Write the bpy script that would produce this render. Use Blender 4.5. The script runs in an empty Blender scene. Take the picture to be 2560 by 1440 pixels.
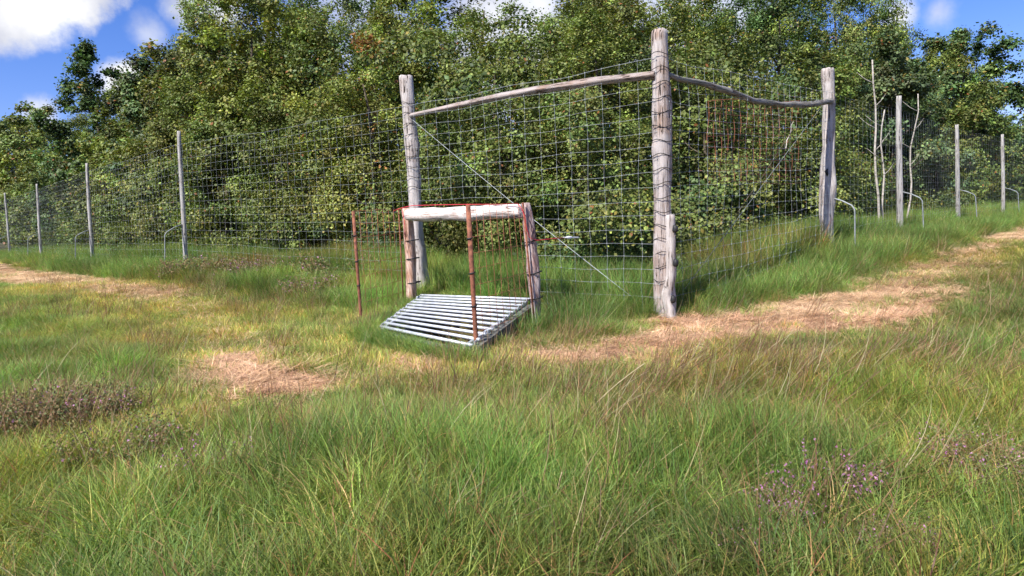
import bpy, math, random
import numpy as np
from mathutils import Vector, Matrix, Euler, noise

random.seed(11)
rng = np.random.default_rng(11)
sc = bpy.context.scene
col = sc.collection

# ------------------------------------------------------------------ camera
ZC = 0.86                       # lens height above the trodden ground by the gate
FPX = 1635.0                    # focal length in photograph pixels (2560 wide)
PITCH = math.radians(6.45)
ROLL = math.radians(2.7)
cam_d = bpy.data.cameras.new('camera')
cam = bpy.data.objects.new('camera', cam_d)
col.objects.link(cam)
cam_d.sensor_width = 36
cam_d.lens = FPX / 2560 * 36
cam_d.clip_start = 0.05
cam_d.clip_end = 4000
CAMR = Matrix.Rotation(math.pi / 2 - PITCH, 4, 'X') @ Matrix.Rotation(-ROLL, 4, 'Z')
cam.matrix_world = Matrix.Translation((0, 0, ZC)) @ CAMR
sc.camera = cam

# ------------------------------------------------------------------ light
SUN_EL = math.radians(48)
SUN_XY = Vector((-0.66, -0.75)).normalized()           # towards the sun, behind and left of the camera
sun_vec = Vector((SUN_XY.x * math.cos(SUN_EL), SUN_XY.y * math.cos(SUN_EL), math.sin(SUN_EL)))
sd = bpy.data.lights.new('sun', 'SUN')
sd.energy = 5.0
sd.angle = math.radians(0.55)
sd.color = (1.0, 0.955, 0.88)
so = bpy.data.objects.new('sun', sd)
so.rotation_euler = sun_vec.to_track_quat('Z', 'Y').to_euler()
so.location = sun_vec * 60
col.objects.link(so)

sc.view_settings.view_transform = 'Standard'
sc.view_settings.look = 'None'
sc.view_settings.gamma = 1
sc.view_settings.use_curve_mapping = False
sc.view_settings.exposure = 0.8
sc.cycles.max_bounces = 4
sc.cycles.diffuse_bounces = 2
sc.cycles.glossy_bounces = 1
sc.cycles.transmission_bounces = 2
sc.cycles.transparent_max_bounces = 2
sc.cycles.use_adaptive_sampling = True
sc.cycles.adaptive_threshold = 0.03


def mat_new(name):
    m = bpy.data.materials.new(name)
    m.use_nodes = True
    nt = m.node_tree
    for n in list(nt.nodes):
        nt.nodes.remove(n)
    return m, nt


class NB:
    """small node helper"""
    def __init__(s, nt):
        s.nt = nt

    def n(s, t, **kw):
        nd = s.nt.nodes.new(t)
        for k, v in kw.items():
            if k.startswith('i_'):
                key = k[2:]
                key = int(key) if key.isdigit() else key.replace('_', ' ')
                if hasattr(v, 'is_output'):
                    s.nt.links.new(v, nd.inputs[key])
                else:
                    nd.inputs[key].default_value = v
            else:
                setattr(nd, k, v)
        return nd

    def link(s, a, b):
        s.nt.links.new(a, b)

    def math(s, op, a, b=None, c=None, clamp=False):
        nd = s.nt.nodes.new('ShaderNodeMath')
        nd.operation = op
        nd.use_clamp = clamp
        for i, v in enumerate((a, b, c)):
            if v is None:
                continue
            if hasattr(v, 'is_output'):
                s.nt.links.new(v, nd.inputs[i])
            else:
                nd.inputs[i].default_value = v
        return nd.outputs[0]

    def mix(s, f, a, b, blend='MIX'):
        nd = s.nt.nodes.new('ShaderNodeMix')
        nd.data_type = 'RGBA'
        nd.blend_type = blend
        for i, v in ((0, f), (6, a), (7, b)):
            if hasattr(v, 'is_output'):
                s.nt.links.new(v, nd.inputs[i])
            else:
                nd.inputs[i].default_value = v if i == 0 else (*v[:3], 1)
        return nd.outputs[2]

    def ramp(s, f, stops):
        nd = s.nt.nodes.new('ShaderNodeValToRGB')
        cr = nd.color_ramp
        while len(cr.elements) < len(stops):
            cr.elements.new(0.5)
        for e, (p, c) in zip(cr.elements, stops):
            e.position = p
            e.color = (*c[:3], 1) if len(c) >= 3 else (c[0], c[0], c[0], 1)
        s.nt.links.new(f, nd.inputs[0])
        return nd.outputs[0]


# ------------------------------------------------------------------ pixel to place
CR3 = CAMR.to_3x3()


def ray(px, py):
    v = Vector(((px - 1280) / FPX, -(py - 720) / FPX, -1.0))
    return CR3 @ v


def sky_dir(px, py):
    return ray(px, py).normalized()


# ------------------------------------------------------------------ sky
w = bpy.data.worlds.new('World')
sc.world = w
w.use_nodes = True
nt = w.node_tree
for n in list(nt.nodes):
    nt.nodes.remove(n)
B = NB(nt)
sky = B.n('ShaderNodeTexSky')
sky.sky_type = 'NISHITA'
sky.sun_disc = False
sky.sun_elevation = SUN_EL
sky.sun_rotation = math.atan2(SUN_XY.x, SUN_XY.y)
sky.air_density = 1.0
sky.dust_density = 0.25
sky.ozone_density = 2.6
hsv = B.n('ShaderNodeHueSaturation', i_Saturation=1.28, i_Value=1.1, i_Color=sky.outputs[0])
hsv = B.n('ShaderNodeMix', data_type='RGBA', blend_type='MULTIPLY', i_0=1.0, i_6=hsv.outputs[0], i_7=(.95, .86, 1.25, 1))
clear = hsv.outputs[2]
tc = B.n('ShaderNodeTexCoord')
vec = tc.outputs['Generated']
sep = B.n('ShaderNodeSeparateXYZ', i_0=vec)
nz = B.n('ShaderNodeTexNoise', i_Vector=vec, i_Scale=16.0, i_Detail=8.0, i_Roughness=0.6)
wob = B.math('MULTIPLY_ADD', nz.outputs[0], 1.0, -0.5)
# clouds: soft discs on the sky's sphere broken up by noise
mask = None
for (px, py, r, soft, amt) in [(-70, -5, .060, .02, 1.0), (40, -40, .056, .018, 1.0),  (190, -50, .045, .015, 1.0),
                               (368, 85, .018, .016, .55), (465, 25, .022, .014, .85), (520, -10, .04, .014, .9),
                               (322, 215, .036, .012, 1.1), (90, 292, .018, .012, .9),
                               (2245, 45, .022, .014, .95), (2345, 30, .016, .014, .6), (2330, -80, .03, .02, .6),
                               (700, 170, .05, .03, .9), (1270, 120, .1, .04, .9),
                               (900, 80, .08, .04, .6), (1700, 60, .12, .05, .7)]:
    d = sky_dir(px, py)
    dot = B.n('ShaderNodeVectorMath', operation='DISTANCE', i_0=vec)
    dot.inputs[1].default_value = d
    dist = B.math('MULTIPLY_ADD', wob, -0.09 if r > .04 else -.05, dot.outputs['Value'])
    m_ = B.n('ShaderNodeMapRange', i_Value=dist, i_1=r + soft, i_2=max(r - soft, 0.0), i_3=0.0, i_4=amt, interpolation_type='SMOOTHSTEP')
    mask = m_.outputs[0] if mask is None else B.math('MAXIMUM', mask, m_.outputs[0])
# the same kind of broken cloud goes on over the rest of the sky
n2 = B.n('ShaderNodeTexNoise', i_Vector=vec, i_Scale=2.6, i_Detail=9.0, i_Roughness=0.58)
far = B.n('ShaderNodeMapRange', i_Value=n2.outputs[0], i_1=0.53, i_2=0.66, i_3=0.0, i_4=0.9, interpolation_type='SMOOTHSTEP')
dd = B.n('ShaderNodeVectorMath', operation='DISTANCE', i_0=vec)
dd.inputs[1].default_value = sky_dir(1280, 400)
away = B.n('ShaderNodeMapRange', i_Value=dd.outputs['Value'], i_1=0.85, i_2=1.1, i_3=0.0, i_4=1.0)
mask = B.math('MAXIMUM', mask, B.math('MULTIPLY', far.outputs[0], away.outputs[0]))
n3 = B.n('ShaderNodeTexNoise', i_Vector=vec, i_Scale=9.0, i_Detail=6.0, i_Roughness=0.55)
ccol = B.ramp(n3.outputs[0], [(0.36, (5.0, 5.2, 6.1)), (0.6, (8.6, 8.6, 8.7))])
skyc = B.mix(mask, clear, ccol)
bg = B.n('ShaderNodeBackground', i_Color=skyc, i_Strength=0.075)
out = B.n('ShaderNodeOutputWorld', i_Surface=bg.outputs[0])


# ------------------------------------------------------------------ ground form
def smooth(t):
    t = np.clip(t, 0, 1)
    return t * t * (3 - 2 * t)


# fence posts: (photo x of foot, photo x,y of top, depth, foot radius, top radius)
LEFT = [(1052, 1014, 190, 6.9, .072, .066), (466, 447, 328, 10.2, .034, .028), (232, 217, 408, 13.9, .036, .028),
        (104, 92, 460, 18.6, .036, .028), (26, 12, 482, 23.0, .036, .028)]
CORNER = (1662, 1648, 75, 5.1)
RIGHT = [(2068, 2070, 172, 7.9, .072, .07), (2250, 2247, 240, 10.0, .044, .036), (2396, 2392, 312, 13.4, .04, .032),
         (2508, 2506, 336, 16.2, .04, .032)]


def col_xy(px, depth, py=600):
    r = ray(px, py)
    k = depth / r.y
    return (r.x * k, depth)


CX, CY = col_xy(1662, 5.1, 780)


def G(x, y):
    """height of the ground"""
    x = np.asarray(x, float)
    y = np.asarray(y, float)
    d = np.hypot(x * 0.8, y)
    z = 0.17 * smooth((d - 5.9) / 3.6)
    z = z + 0.05 * np.sin(x * 1.3 + 1.1) * np.sin(y * 1.1 + .4) * smooth((4.4 - y) / 3) + 0.018 * np.sin(x * 3.1 + y * 2.3) * np.cos(y * 3.7 - x)
    z = z - 0.07 * np.exp(-(((x - .25) / .45) ** 2 + ((y - 5.0) / .5) ** 2))
    z = z - .09 * np.exp(-(((x - .06) / .26) ** 2 + ((y - 4.85) / .42) ** 2))
    return z


def Gf(x, y):
    return float(G(x, y))


def ground_at(px, py, h=0.0):
    """point of the ground (raised by h) seen at a photo pixel"""
    r = ray(px, py)
    t = 1.0
    for _ in range(60):
        x, y = r.x * t, r.y * t
        t2 = (Gf(x, y) + h - ZC) / r.z if r.z < -1e-4 else 400
        t = 0.5 * t + 0.5 * min(max(t2, .3), 400)
    return Vector((r.x * t, r.y * t, Gf(r.x * t, r.y * t) + h))


def at_depth(px, py, depth):
    r = ray(px, py)
    k = depth / r.y
    return Vector((r.x * k, depth, ZC + r.z * k))


# ------------------------------------------------------------------ materials
def bsdf_out(Bn, color, rough=0.8, metal=0.0, bump=None, bump_s=0.3, bump_d=0.01, spec=0.3):
    p = Bn.n('ShaderNodeBsdfPrincipled')
    for key, v in (('Base Color', color), ('Roughness', rough), ('Metallic', metal)):
        if hasattr(v, 'is_output'):
            Bn.link(v, p.inputs[key])
        else:
            p.inputs[key].default_value = (*v[:3], 1) if key == 'Base Color' else v
    p.inputs['Specular IOR Level'].default_value = spec
    if bump is not None:
        bp = Bn.n('ShaderNodeBump', i_Strength=bump_s, i_Distance=bump_d, i_Height=bump)
        Bn.link(bp.outputs[0], p.inputs['Normal'])
    o = Bn.n('ShaderNodeOutputMaterial', i_Surface=p.outputs[0])
    return p


def wood_mat(name, dark, mid, light, seed=0.0, warm=(.30, .17, .10), warm_amt=.25):
    m, nt = mat_new(name)
    b = NB(nt)
    tc = b.n('ShaderNodeTexCoord')
    mp = b.n('ShaderNodeMapping', i_Vector=tc.outputs['Object'])
    mp.inputs['Location'].default_value = (seed, seed * 2, seed)
    mp.inputs['Scale'].default_value = (1, 1, .045)
    g = b.n('ShaderNodeTexNoise', i_Vector=mp.outputs[0], i_Scale=95.0, i_Detail=6.0, i_Roughness=.65)
    mp2 = b.n('ShaderNodeMapping', i_Vector=tc.outputs['Object'])
    mp2.inputs['Location'].default_value = (seed * 3, seed, seed)
    mp2.inputs['Scale'].default_value = (1, 1, .25)
    g2 = b.n('ShaderNodeTexNoise', i_Vector=mp2.outputs[0], i_Scale=18.0, i_Detail=5.0, i_Roughness=.6)
    g3 = b.n('ShaderNodeTexNoise', i_Vector=tc.outputs['Object'], i_Scale=5.0, i_Detail=4.0, i_Roughness=.6)
    c = b.ramp(g.outputs[0], [(.36, dark), (.48, mid), (.62, light)])
    c = b.mix(b.ramp(g2.outputs[0], [(.42, (0, 0, 0)), (.62, (.75, .75, .75))]), c, light)
    wf = b.ramp(g3.outputs[0], [(.45, (0, 0, 0)), (.65, (warm_amt * 2,) * 3)])
    c = b.mix(wf, c, warm)
    # drying cracks: thin dark lines along the grain
    mp3 = b.n('ShaderNodeMapping', i_Vector=tc.outputs['Object'])
    mp3.inputs['Location'].default_value = (seed, seed, seed * 5)
    mp3.inputs['Scale'].default_value = (1, 1, .03)
    vo = b.n('ShaderNodeTexNoise', i_Vector=mp3.outputs[0], i_Scale=40.0, i_Detail=2.0)
    cr = b.math('ABSOLUTE', b.math('SUBTRACT', vo.outputs[0], .5))
    crack = b.ramp(cr, [(.0, (1, 1, 1)), (.010, (1, 1, 1)), (.022, (0, 0, 0))])
    lump = b.ramp(g3.outputs[0], [(.5, (0, 0, 0)), (.56, (1, 1, 1))])
    crk = b.math('MULTIPLY', crack, lump)
    c = b.mix(crk, c, (.03, .022, .018))
    h = b.math('SUBTRACT', b.math('MULTIPLY_ADD', g2.outputs[0], 1.2, g.outputs[0]), crk)
    bsdf_out(b, c, .9, 0, h, .9, .006, .2)
    return m


M = {}
M['post'] = wood_mat('weathered_grey_timber', (.10, .08, .072), (.29, .25, .235), (.47, .425, .41), 1.3)
M['post2'] = wood_mat('pale_split_timber', (.11, .09, .085), (.34, .305, .285), (.52, .48, .46), 4.1, warm_amt=.12)
M['stake'] = wood_mat('thin_grey_timber', (.16, .15, .14), (.34, .325, .305), (.47, .45, .43), 7.7, warm_amt=.05)
M['rail'] = wood_mat('rail_timber', (.08, .065, .06), (.25, .21, .19), (.38, .33, .31), 2.9, warm_amt=.2)
M['rail_dark'] = wood_mat('mossy_rail_timber', (.05, .05, .04), (.17, .17, .14), (.30, .28, .26), 5.9, warm_amt=.1)
M['lintel'] = wood_mat('peeled_log_timber', (.22, .13, .10), (.55, .48, .44), (.74, .69, .65), 9.2, (.42, .20, .13), .18)
M['leg_left'] = wood_mat('brown_squared_timber', (.17, .09, .06), (.42, .24, .16), (.64, .48, .40), 12.0, (.44, .21, .13), .4)
M['leg_right'] = wood_mat('dark_barked_timber', (.07, .045, .045), (.22, .15, .145), (.60, .50, .47), 15.0, (.34, .15, .12), .3)


def plain(name, c, rough, metal=0.0, var=.25, scale=30.0, c2=None, spec=.4):
    m, nt = mat_new(name)
    b = NB(nt)
    tc = b.n('ShaderNodeTexCoord')
    g = b.n('ShaderNodeTexNoise', i_Vector=tc.outputs['Object'], i_Scale=scale, i_Detail=6.0, i_Roughness=.6)
    c2 = c2 or tuple(x * (1 - var * 2) for x in c)
    cc = b.ramp(g.outputs[0], [(.35, c2), (.62, c)])
    rr = b.math('MULTIPLY_ADD', g.outputs[0], .3, rough - .15)
    bsdf_out(b, cc, rr, metal, g.outputs[0], .35, .002, spec)
    return m


M['zinc'] = plain('galvanised_steel', (.60, .63, .68), .42, .55, .16, 26)
M['hoop'] = plain('dull_zinc_pipe', (.30, .325, .335), .6, .2, .2, 14)
M['zinc_tube'] = plain('galvanised_tube', (.66, .69, .73), .45, .3, .12, 18)
M['wire'] = plain('galvanised_wire', (.40, .43, .44), .5, .25, .15, 8)
M['rust'] = plain('rusted_steel', (.30, .115, .065), .85, .1, .3, 45, (.10, .035, .022))
M['rust_wire'] = plain('rusted_wire', (.36, .13, .07), .85, 0, .3, 12, (.22, .08, .045))
M['black'] = plain('black_rubber', (.018, .018, .02), .6, 0, .2, 30)
M['red'] = plain('red_plastic_cord', (.55, .035, .05), .5, 0, .15, 20)
M['white_plastic'] = plain('white_plastic', (.72, .72, .75), .4, 0, .08, 20)
M['concrete'] = plain('pit_shade_concrete', (.19, .19, .175), .95, 0, .3, 16, (.035, .036, .03))  # patchy concrete, darkened so its colour carries the shade inside the pit
M['void'] = plain('pit_soil_and_shade', (.03, .026, .02), 1, 0, .2, 8)  # dark soil for the bed, painted shade on the back kerb


def foliage_mat(name, attr, instancer=False, transl=.35, rough=.5, spec=.35, mul=1.0):
    m, nt = mat_new(name)
    b = NB(nt)
    a = b.n('ShaderNodeAttribute', attribute_name=attr)
    c = a.outputs['Color']
    if name == 'broad_leaves':
        oi = b.n('ShaderNodeObjectInfo')
        c = b.mix(1.0, c, oi.outputs['Color'], 'MULTIPLY')
    if instancer:
        t = b.n('ShaderNodeAttribute', attribute_name='tint', attribute_type='INSTANCER')
        c = b.mix(1.0, c, t.outputs['Color'], 'MULTIPLY')
    p = b.n('ShaderNodeBsdfPrincipled', i_Base_Color=c, i_Roughness=rough)
    p.inputs['Specular IOR Level'].default_value = spec
    tcol = b.mix(1.0, c, (1.25, 1.35, .6), 'MULTIPLY')
    tr = b.n('ShaderNodeBsdfTranslucent', i_Color=tcol)
    mx = b.n('ShaderNodeMixShader', i_0=transl, i_1=p.outputs[0], i_2=tr.outputs[0])
    b.n('ShaderNodeOutputMaterial', i_Surface=mx.outputs[0])
    return m


M['leaf'] = foliage_mat('broad_leaves', 'leaf_colour', transl=.2, rough=.55, spec=.28)
M['blade'] = foliage_mat('grass_blades', 'blade_colour', True, transl=.35, rough=.5, spec=.3)
M['straw'] = foliage_mat('straw_strands', 'blade_colour', True, transl=.12, rough=.8, spec=.15)
M['sprig'] = foliage_mat('heather_sprigs', 'blade_colour', transl=.15, rough=.8, spec=.1)

m, nt = mat_new('bark')
b = NB(nt)
tc = b.n('ShaderNodeTexCoord')
g = b.n('ShaderNodeTexNoise', i_Vector=tc.outputs['Object'], i_Scale=14.0, i_Detail=6.0)
c = b.ramp(g.outputs[0], [(.35, (.035, .028, .02)), (.6, (.12, .10, .075)), (.75, (.17, .16, .13))])
bsdf_out(b, c, .95, 0, g.outputs[0], .6, .01, .1)
M['bark'] = m
m, nt = mat_new('birch_bark')
b = NB(nt)
tc = b.n('ShaderNodeTexCoord')
mp = b.n('ShaderNodeMapping', i_Vector=tc.outputs['Object'])
mp.inputs['Scale'].default_value = (1, 1, 4)
g = b.n('ShaderNodeTexNoise', i_Vector=mp.outputs[0], i_Scale=6.0, i_Detail=6.0, i_Roughness=.7)
c = b.ramp(g.outputs[0], [(.36, (.06, .05, .045)), (.44, (.33, .30, .26)), (.7, (.52, .48, .43))])
bsdf_out(b, c, .8, 0, g.outputs[0], .3, .004, .2)
M['birch'] = m


# ------------------------------------------------------------------ object helpers
def link(o, parent=None):
    col.objects.link(o)
    if parent is not None:
        o.parent = parent
    return o


def tag(o, label=None, cat=None, group=None, kind=None):
    if label:
        o['label'] = label
    if cat:
        o['category'] = cat
    if group:
        o['group'] = group
    if kind:
        o['kind'] = kind
    return o


def thing(name, label, cat, loc, group=None):
    o = bpy.data.objects.new(name, None)
    o.empty_display_size = .2
    o.location = loc
    link(o)
    return tag(o, label, cat, group)


def np_mesh(name, verts, polys, mat, colours=None, attr='leaf_colour', smooth_=False):
    """verts (N,3); polys list of (k) index arrays grouped: [(array (P,k))...]"""
    me = bpy.data.meshes.new(name)
    verts = np.ascontiguousarray(verts, np.float32)
    me.vertices.add(len(verts))
    me.vertices.foreach_set('co', verts.ravel())
    loops = np.concatenate([p.ravel() for p in polys]).astype(np.int32)
    tot = np.concatenate([np.full(len(p), p.shape[1], np.int32) for p in polys])
    st = np.concatenate([[0], np.cumsum(tot)[:-1]]).astype(np.int32)
    me.loops.add(len(loops))
    me.loops.foreach_set('vertex_index', loops)
    me.polygons.add(len(tot))
    me.polygons.foreach_set('loop_start', st)
    me.update(calc_edges=True)
    if smooth_:
        me.polygons.foreach_set('use_smooth', np.ones(len(tot), bool))
    if colours is not None:
        a = me.attributes.new(attr, 'FLOAT_COLOR', 'POINT')
        cc = np.ones((len(verts), 4), np.float32)
        cc[:, :3] = colours
        a.data.foreach_set('color', cc.ravel())
    me.materials.append(mat)
    return me


def from_py(name, vs, fs, mat, parent=None, loc=None, smooth_=True):
    me = bpy.data.meshes.new(name)
    me.from_pydata([tuple(v) for v in vs], [], fs)
    me.update()
    if smooth_:
        me.polygons.foreach_set('use_smooth', [True] * len(me.polygons))
    me.materials.append(mat)
    o = bpy.data.objects.new(name, me)
    link(o, parent)
    if loc is not None:
        o.location = loc
    return o


def tube_data(pts, rad, seg=4, cap=True):
    """sweep along points; returns verts, faces"""
    pts = [Vector(p) for p in pts]
    n = len(pts)
    if not hasattr(rad, '__len__'):
        rad = [rad] * n
    vs, fs = [], []
    up = Vector((0, 0, 1))
    t0 = (pts[1] - pts[0]).normalized()
    if abs(t0.dot(up)) > .9:
        up = Vector((1, 0, 0))
    a = t0.cross(up).normalized()
    for i, p in enumerate(pts):
        t = (pts[min(i + 1, n - 1)] - pts[max(i - 1, 0)]).normalized()
        a = (a - t * a.dot(t)).normalized()
        c = t.cross(a)
        for k in range(seg):
            an = 2 * math.pi * k / seg
            vs.append(p + (a * math.cos(an) + c * math.sin(an)) * rad[i])
    for i in range(n - 1):
        for k in range(seg):
            k2 = (k + 1) % seg
            fs.append((i * seg + k, i * seg + k2, (i + 1) * seg + k2, (i + 1) * seg + k))
    if cap:
        fs.append(tuple(range(seg))[::-1])
        fs.append(tuple((n - 1) * seg + k for k in range(seg)))
    return vs, fs


class MB:
    def __init__(s):
        s.v, s.f = [], []

    def add(s, d):
        o = len(s.v)
        s.v += [tuple(x) for x in d[0]]
        s.f += [tuple(i + o for i in f) for f in d[1]]
        return s

    def tube(s, pts, r, seg=4, cap=True):
        return s.add(tube_data(pts, r, seg, cap))

    def build(s, name, mat, parent=None, smooth_=True):
        if parent is not None:
            l = parent.matrix_world.translation if parent.parent else parent.location
            l = s_loc(parent)
            s.v = [(x - l.x, y - l.y, z - l.z) for x, y, z in s.v]
        return from_py(name, s.v, s.f, mat, parent, None, smooth_)


def s_loc(o):
    l = Vector((0, 0, 0))
    while o is not None:
        l = l + o.location
        o = o.parent
    return l


def log(name, pts, radii, mat, parent=None, seed=0, seg=22, rough=.05, bumps=(), square=0.0, squash=1.0, step=.035, chip=.0):
    """a natural pole through world points; local z runs along its length so the grain does too"""
    pts = [Vector(p) for p in pts]
    z = (pts[-1] - pts[0]).normalized()
    ref = Vector((0, -1, 0)) if abs(z.z) > .5 else Vector((0, 0, 1))
    x = (ref - z * ref.dot(z)).normalized()
    y = z.cross(x)
    R = Matrix((x, y, z)).transposed()
    Ri = R.transposed()
    lp = [Ri @ (p - pts[0]) for p in pts]
    L = lp[-1].z
    zs = [p.z for p in lp]
    n = max(6, int(L / step))
    vs, fs = [], []
    for i in range(n + 1):
        t = i / n
        zz = L * t
        cx = np.interp(zz, zs, [p.x for p in lp])
        cy = np.interp(zz, zs, [p.y for p in lp])
        cx += .004 * math.sin(zz * 3.1 + seed) * min(1, t * 6, (1 - t) * 6)
        cy += .004 * math.sin(zz * 2.3 + seed * 2) * min(1, t * 6, (1 - t) * 6)
        r = np.interp(t, np.linspace(0, 1, len(radii)), radii)
        for k in range(seg):
            a = 2 * math.pi * k / seg
            rr = r * (1 + rough * 2.2 * noise.noise(Vector((math.cos(a) * 1.2 + seed, math.sin(a) * 1.2, zz * 3))) +
                      rough * 1.0 * noise.noise(Vector((math.cos(a) * 4 + seed, math.sin(a) * 4, zz * 7))))
            if square:
                rr *= 1 + square * (max(abs(math.cos(a + .7)), abs(math.sin(a + .7))) ** -1 - 1.2)
            for (bt, ba, br, bs) in bumps:
                da = math.atan2(math.sin(a - ba), math.cos(a - ba))
                rr += br * math.exp(-((t - bt) * L / bs) ** 2 - (da / .7) ** 2)
            e = min(t, 1 - t) * L
            if e < .012:
                rr *= .93
            vs.append((cx + rr * math.cos(a) * squash, cy + rr * math.sin(a), zz + (.01 * noise.noise(Vector((math.cos(a) * 2, math.sin(a) * 2, seed))) if i in (0, n) else 0)))
    for i in range(n):
        for k in range(seg):
            k2 = (k + 1) % seg
            fs.append((i * seg + k, i * seg + k2, (i + 1) * seg + k2, (i + 1) * seg + k))
    c0 = len(vs)
    vs.append((lp[0].x, lp[0].y, 0))
    vs.append((lp[-1].x, lp[-1].y, L + .004))
    for k in range(seg):
        k2 = (k + 1) % seg
        fs.append((c0, k2, k))
        fs.append((c0 + 1, n * seg + k, n * seg + k2))
    o = from_py(name, vs, fs, mat, parent, None, True)
    for p in o.data.polygons[-2 * seg:]:
        p.use_smooth = False
    base = pts[0] - (s_loc(parent) if parent is not None else Vector((0, 0, 0)))
    o.matrix_local = Matrix.Translation(base) @ R.to_4x4()
    return o


def box_data(c, half, rot=None):
    vs = []
    for sx in (-1, 1):
        for sy in (-1, 1):
            for sz in (-1, 1):
                v = Vector((sx * half[0], sy * half[1], sz * half[2]))
                if rot is not None:
                    v = rot @ v
                vs.append(Vector(c) + v)
    fs = [(0, 1, 3, 2), (4, 6, 7, 5), (0, 4, 5, 1), (2, 3, 7, 6), (0, 2, 6, 4), (1, 5, 7, 3)]
    return vs, fs


# ------------------------------------------------------------------ ground sheet
# mown strip and dry patches, as points on the ground: (x, y, radius, strength, kind)
def gp(px, py):
    v = ground_at(px, py)
    return (v.x, v.y)


HAY = []      # (x, y, rx-radius, amount, pinkness)


def hay_line(pxs, r0, r1, amt, pink):
    P = [gp(*p) for p in pxs]
    for a, b_ in zip(P[:-1], P[1:]):
        L = math.hypot(b_[0] - a[0], b_[1] - a[1])
        n_ = max(2, int(L / .14))
        for i in range(n_):
            t = i / n_
            x, y = a[0] + (b_[0] - a[0]) * t, a[1] + (b_[1] - a[1]) * t
            HAY.append((x, y, random.uniform(r0, r1), amt, pink))


hay_line([(1390, 895), (1500, 890), (1600, 855), (1720, 820)], .11, .16, 1.0, .8)
hay_line([(1720, 815), (1850, 805), (2000, 800), (2120, 785)], .24, .32, 1.0, .9)
hay_line([(1560, 880), (1700, 850), (1850, 838), (2000, 830), (2160, 805), (2290, 760)], .13, .19, .95, .9)
hay_line([(1980, 790), (2100, 760), (2180, 745), (2300, 725)], .24, .32, 1.0, .5)
hay_line([(2230, 725), (2330, 680), (2420, 645), (2560, 595), (2700, 556)], .18, .32, .8, .3)
hay_line([(550, 900), (640, 945), (720, 965), (820, 965)], .13, .2, 1.0, .8)
hay_line([(640, 915), (760, 920)], .10, .15, .8, .6)
hay_line([(700, 860), (780, 868), (830, 870)], .04, .08, .45, .2)
hay_line([(1020, 900), (1100, 940)], .10, .14, .8, 1.0)
hay_line([(1000, 880), (1120, 885)], .06, .1, .4, 1.0)
hay_line([(-80, 652), (0, 674), (120, 700), (260, 722), (430, 745)], .24, .36, .9, .25)
hay_line([(430, 745), (520, 800), (580, 870), (600, 900)], .14, .22, .55, .2)
hay_line([(1250, 880), (1330, 880), (1400, 890)], .06, .1, .5, .8)
hay_line([(240, 712), (330, 728), (430, 740)], .2, .32, .9, .6)
hay_line([(1240, 740), (1310, 742)], .1, .16, .9, 1.0)
HAYA = np.array(HAY)
# yellow-green mown track (short grass)
MOWN = []
for p in [(470, 765), (560, 790), (600, 830), (700, 810), (760, 850), (820, 860), (900, 800), (880, 880), (960, 900), (1060, 940), (1180, 930), (640, 890)]:
    MOWN.append((*gp(*p), .45))
for p in [(-60, 655), (60, 690), (200, 715), (330, 735), (430, 760)]:
    MOWN.append((*gp(*p), .8))
for p in [(1280, 900), (1420, 900), (1560, 870), (1700, 830), (1850, 810), (2000, 790), (2150, 770), (2250, 730), (2350, 690), (2450, 650), (2560, 610), (2660, 570)]:
    MOWN.append((*gp(*p), .34))
MOWNA = np.array(MOWN)


def hay_amt(x, y):
    r = np.zeros_like(x)
    pk = np.zeros_like(x)
    wb = 1 + .45 * np.sin(x * 9 + np.sin(y * 7) * 2) * np.sin(y * 11 + x * 5)
    for hx, hy, hr, am, p in HAYA:
        hr = hr * 1.35
        v = am * np.exp(-(((x - hx) ** 2 + (y - hy) ** 2) / (hr * hr * wb * 1.4)) ** 1.4)
        pk = np.where(v > r, p, pk)
        r = np.maximum(r, v)
    return r, pk


def mown_amt(x, y):
    r = np.zeros_like(x)
    for hx, hy, hr in MOWNA:
        r = np.maximum(r, np.exp(-(((x - hx) ** 2 + (y - hy) ** 2) / (hr * hr)) ** 1.3))
    return r


def axis(vals):
    out_ = []
    for a, b_, st in vals:
        out_ += list(np.arange(a, b_, st))
    return np.array(out_ + [vals[-1][1]])


gx = axis([(-1200, -200, 200), (-200, -40, 20), (-40, -10, 1.0), (-10, 10, .09), (10, 40, 1.0), (40, 200, 20), (200, 1200.1, 200)])
gy = axis([(-1200, -200, 200), (-200, -20, 20), (-20, 0, 1.0), (0, 12, .09), (12, 40, .6), (40, 200, 20), (200, 1200.1, 200)])
XX, YY = np.meshgrid(gx, gy)
ZZ = G(XX, YY)
nearm = (np.abs(XX) < 15) & (YY > 0) & (YY < 25)
hx_ = XX[nearm]
hy_ = YY[nearm]
ha, hpk = hay_amt(hx_, hy_)
mo = mown_amt(hx_, hy_)
cols = np.zeros(XX.shape + (3,))
gn = np.random.default_rng(3)
cols[..., 0] = .075
cols[..., 1] = .075
cols[..., 2] = .035
sub = cols[nearm]
hc = np.array([.40, .27, .15])[None] * (1 - hpk[:, None]) + np.array([.44, .24, .15])[None] * hpk[:, None]
mc = np.array([.14, .15, .05])
sub = sub * (1 - mo[:, None] * .8) + mc * mo[:, None] * .8
k = np.clip(ha * 1.2, 0, 1)[:, None]
sub = sub * (1 - k) + hc * k
cols[nearm] = sub
ny, nx = XX.shape
idx = np.arange(nx * ny).reshape(ny, nx)
quads = np.stack([idx[:-1, :-1], idx[:-1, 1:], idx[1:, 1:], idx[1:, :-1]], -1).reshape(-1, 4)
m, nt = mat_new('heath_soil')
b = NB(nt)
a = b.n('ShaderNodeAttribute', attribute_name='soil_colour')
tc = b.n('ShaderNodeTexCoord')
g = b.n('ShaderNodeTexNoise', i_Vector=tc.outputs['Object'], i_Scale=34.0, i_Detail=8.0, i_Roughness=.7)
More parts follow.
